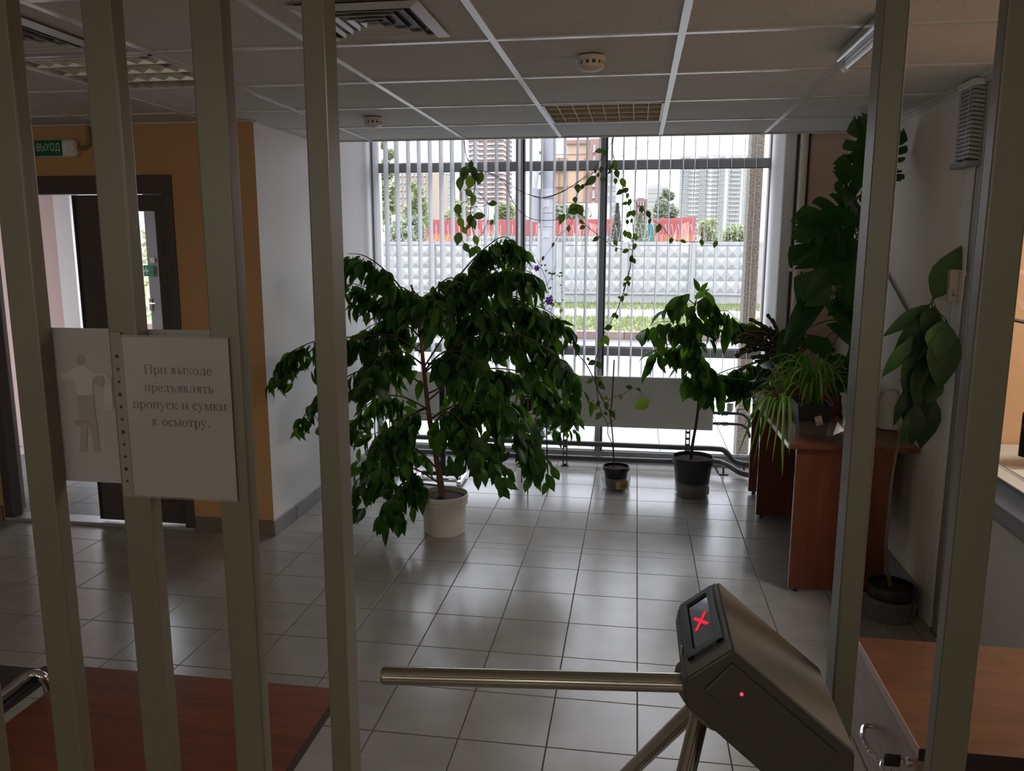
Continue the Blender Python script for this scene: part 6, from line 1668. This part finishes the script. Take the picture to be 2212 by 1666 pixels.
def ribbon(root, pts, w, mat, name='leaf', n=5):
    pth = bez(pts, n); m = MB(); N_ = len(pth); v = []
    for i, p in enumerate(pth):
        d = (pth[min(i + 1, N_ - 1)] - pth[max(i - 1, 0)]).normalized(); s_ = d.cross(Vector((0, 0, 1)))
        s_ = s_.normalized() if s_.length > .05 else Vector((1, 0, 0)); u_ = s_.cross(d)
        t = i / (N_ - 1); ww = w * (min(1, .55 + 2 * t) * (1 - t ** 3) + .02)
        v += [p - s_ * ww / 2 + u_ * ww * .2, p, p + s_ * ww / 2 + u_ * ww * .2]
    f = []
    for i in range(N_ - 1):
        a = 3 * i; f += [(a, a + 3, a + 4, a + 1), (a + 1, a + 4, a + 5, a + 2)]
    m.add(v, f); return m.build(name, mat, root, True)
r_ = random.Random(33)
top = sc1 + Vector((0, 0, .14))
for k in range(64):
    a = r_.uniform(0, 6.28); L = r_.uniform(.14, .30); h = r_.uniform(.06, .24)
    o = Vector((math.cos(a), math.sin(a) * .8, 0)) * L
    ribbon(sk, [top + Vector((r_.gauss(0, .015), r_.gauss(0, .015), 0)), top + o * .35 + Vector((0, 0, h)), top + o * .8 + Vector((0, 0, h * .95)), top + o * 1.15 + Vector((0, 0, h * .45 - .03))], r_.uniform(.009, .016), m_spider)
for x, y_ in ((1740, 765), (1732, 800), (1700, 800), (1770, 790), (1830, 770), (1835, 745), (1752, 775)):
    e = at(x, y_, 4.08); ribbon(sk, [top, top.lerp(e, .5) + Vector((0, 0, .02)), e], .018, m_spider)
# trailing plantlets over the desk edge
base = at(1690, 872, 4.02)
MB().tube(bez([top, top.lerp(base, .5) + Vector((0, 0, .05)), base], 5), .003, 6).build('runner', m_lime, sk, True)
for x, y_, w_ in ((1607, 868, .014), (1592, 990, .014), (1600, 965, .012), (1612, 1008, .013), (1640, 960, .012), (1655, 975, .014), (1630, 930, .013), (1620, 900, .012), (1690, 1030, .020), (1688, 985, .016), (1668, 1000, .012), (1705, 985, .013), (1645, 945, .014), (1626, 1012, .010), (1600, 930, .012), (1650, 920, .013), (1676, 955, .013), (1710, 960, .010)):
    e = at(x, y_, 3.80 + r_.uniform(-.04, .04)); b = base + Vector((r_.gauss(0, .012), 0, r_.gauss(0, .01)))
    q = b.lerp(e, .55); q.z = max(b.z, e.z) + .035
    ribbon(sk, [b, b.lerp(q, .6) + Vector((0, 0, .02)), q, e.lerp(q, .4) + Vector((0, 0, .0)), e], w_, m_spider)
b2 = at(1692, 862, 4.15)
for x, y_ in ((1655, 790), (1668, 780), (1640, 815), (1675, 800), (1690, 795), (1705, 810), (1722, 800), (1650, 835), (1684, 770), (1662, 825)):
    e = at(x, y_, 4.12 + r_.uniform(-.05, .05)); ribbon(sk, [b2 + Vector((r_.gauss(0, .012), 0, 0)), b2.lerp(e, .55) + Vector((0, 0, .03)), e], r_.uniform(.012, .02), m_spider)
tc1 = Vector((.80, 4.62, .752))
tcp = thing('terracotta_pot', 'reddish clay pot with a few broad leaves on the desk behind the spider plant', 'plant pot', tc1)
pot(tcp, tc1, [(.05, 0), (.054, .004), (.07, .10), (.076, .102), (.076, .125)], M('terracotta', (.28, .10, .05)), .065, .11)
bushy(tcp, tc1 + Vector((0, 0, .11)), 12, .10, .2, .10, heart, 6, stems=5)
# pale pots by the right wall on the desk
cp1 = atz(1850, 918, .752); cp1 = Vector((cp1.x, cp1.y, .752))
cpo = thing('cream_pot', 'ribbed cream pot on the desk half hidden by the grille bar', 'plant pot', cp1)
pot(cpo, cp1, [(.06, 0), (.066, .004), (.070, .05), (.074, .052), (.076, .10), (.080, .102), (.083, .15), (.090, .155), (.090, .175)], m_white_plastic, .08, .16)
bushy(cpo, cp1 + Vector((-.03, 0, .16)), 14, .06, .16, .075, heart, 16, stems=5)
jc = atz(1918, 925, .752); jc = Vector((jc.x, jc.y, .752))
ju = thing('white_jug', 'white plastic jug on the desk near the cream wall', 'jug', jc)
MB().lathe([(.05, 0), (.056, .004), (.056, .12), (.045, .16), (.030, .18), (.030, .20), (.026, .20), (.026, .18)], jc, 20).build('jug_body', m_white_plastic, ju, True)
MB().tube(bez([jc + Vector((.03, 0, .185)), jc + Vector((.075, 0, .17)), jc + Vector((.085, 0, .11)), jc + Vector((.055, 0, .07))], 4), .007, 7).build('handle', m_white_plastic, ju, True)
wc2 = atz(1945, 905, .752); wc2 = Vector((min(wc2.x + .03, 1.23), wc2.y + .1, .752))
wq = thing('trailing_plant', 'small white pot with trailing green shoots in the desk corner', 'plant', wc2)
pot(wq, wc2, [(.05, 0), (.054, .004), (.066, .12), (.070, .122), (.070, .14)], m_white_plastic, .06, .125)
r_ = random.Random(4)
for k in range(14):
    a = r_.uniform(0, 6.28); b0 = wc2 + Vector((0, 0, .13)); e = wc2 + Vector((.085 * math.cos(a), .085 * math.sin(a), r_.uniform(.0, .1)))
    ribbon(wq, [b0, b0 + Vector((.05 * math.cos(a), .05 * math.sin(a), .07)), e], .012, m_fresh)
bushy(wq, wc2 + Vector((0, 0, .13)), 14, .07, .15, .06, fresh, 7, stems=4)

# ---- avocado in a black pot on the floor by the cream wall
ac = Vector((1.188, 3.665, 0))
av = thing('avocado_tree', 'tall thin-stemmed plant with large drooping dark leaves in a black floor pot', 'plant', ac)
pot(av, ac, [(.078, .012), (.082, .018), (.092, .105), (.092, .108), (.100, .112), (.101, .15), (.098, .155)], m_black, .09, .13)
MB().lathe([(.098, 0), (.104, .006), (.106, .095), (.108, .098), (.105, .10), (.102, .094), (.1, .01)], ac, 28).build('clear_tub', m_clear, av, True)
MB().add([(ac.x + .075, ac.y - .078, .03), (ac.x + .104, ac.y - .03, .03), (ac.x + .108, ac.y - .03, .085), (ac.x + .078, ac.y - .082, .09)], [(0, 1, 2, 3)]).build('brown_label', M('label_tan', (.45, .33, .24), .6), av)
YAV = 3.66
st = px_path([(1905, 1262), (1913, 1190), (1920, 1110), (1926, 1040), (1940, 960), (1962, 880), (1988, 800), (2008, 730), (2016, 680), (2012, 655)], YAV)
st[0] = Vector((ac.x, ac.y, .13))
MB().tube(bez(st, 4), [.0085 - .0055 * i / 36 for i in range(37)], 8).build('stem', M('tan_stem', (.19, .14, .075), .7), av, True)
ak = [leaf_mesh('avocado_leaf', m_avocado, .46, .25, .12, ((0, .04), (.05, .1), (.16, .5), (.34, .92), (.52, 1.0), (.70, .76), (.86, .38), (1, 0))), leaf_mesh('avocado_leaf', m_avocado, .40, .15, .3, ((0, .04), (.05, .1), (.16, .5), (.34, .92), (.52, 1.0), (.70, .76), (.86, .38), (1, 0)))]
m_avl = leafmat('avocado_young_leaf', (.045, .11, .018), (.075, .16, .025), .3, .4)
akl = leaf_mesh('young_leaf', m_avl, .62, .2, .1, ((0, .04), (.05, .1), (.16, .5), (.34, .92), (.52, 1.0), (.70, .76), (.86, .38), (1, 0)))
AV = [((2014, 650), (2077, 534), 1, 'y', .8), ((2012, 656), (1915, 718), 1, 1, .7), ((2006, 668), (1938, 755), 1, 1, .7), ((1972, 728), (1914, 812), 1, 1, .8), ((2020, 660), (2000, 725), 1, 0, 1.5), ((2036, 690), (2026, 772), 1, 'y', 1.15), ((2044, 690), (2032, 842), 1, 0, .95), ((2000, 706), (1955, 790), 1, 0, 1.1), ((1994, 742), (1960, 850), 1, 0, 1.1), ((2012, 760), (1982, 878), 1, 0, 1.1), ((1988, 820), (1966, 940), 1, 0, 1.0), ((2004, 838), (1992, 968), 1, 0, 1.0), ((1954, 840), (1936, 920), 1, 1, .6), ((1962, 898), (1952, 960), 1, 1, .8), ((2030, 810), (2004, 874), 1, 0, 1.2), ((2024, 700), (2050, 800), 1, 0, 1.0), ((1990, 760), (1970, 880), 1, 0, 1.1), ((1978, 870), (1972, 960), 1, 0, 1.1), ((2016, 690), (1990, 800), 1, 0, 1.0)]
for k, ((x0_, y0_), (x1_, y1_), _, kd, ws) in enumerate(AV):
    yy = YAV - .03 - .012 * (k % 5)
    if max(x0_, x1_) > 2030 and y1_ > 600: yy = 3.52
    p0, p1 = at(x0_, y0_, yy), (atx(x1_ - 2, y1_, 1.316) if y1_ < 600 else at(x1_, y1_, yy - .03))
    mesh_ = akl[0] if kd == 'y' else ak[kd][0]
    o = inst('leaf', mesh_, av, leaf_xf(p0, p1 - p0, (-.25 + .1 * (k % 5), -1, .35), (p1 - p0).length * 1.03, ws))
    sp_ = min(st, key=lambda q: (q - p0).length)
    MB().tube(bez([sp_, (sp_ + p0) / 2 + Vector((0, 0, .012)), p0], 3), .0022, 6).build('petiole', m_pet, av, True)
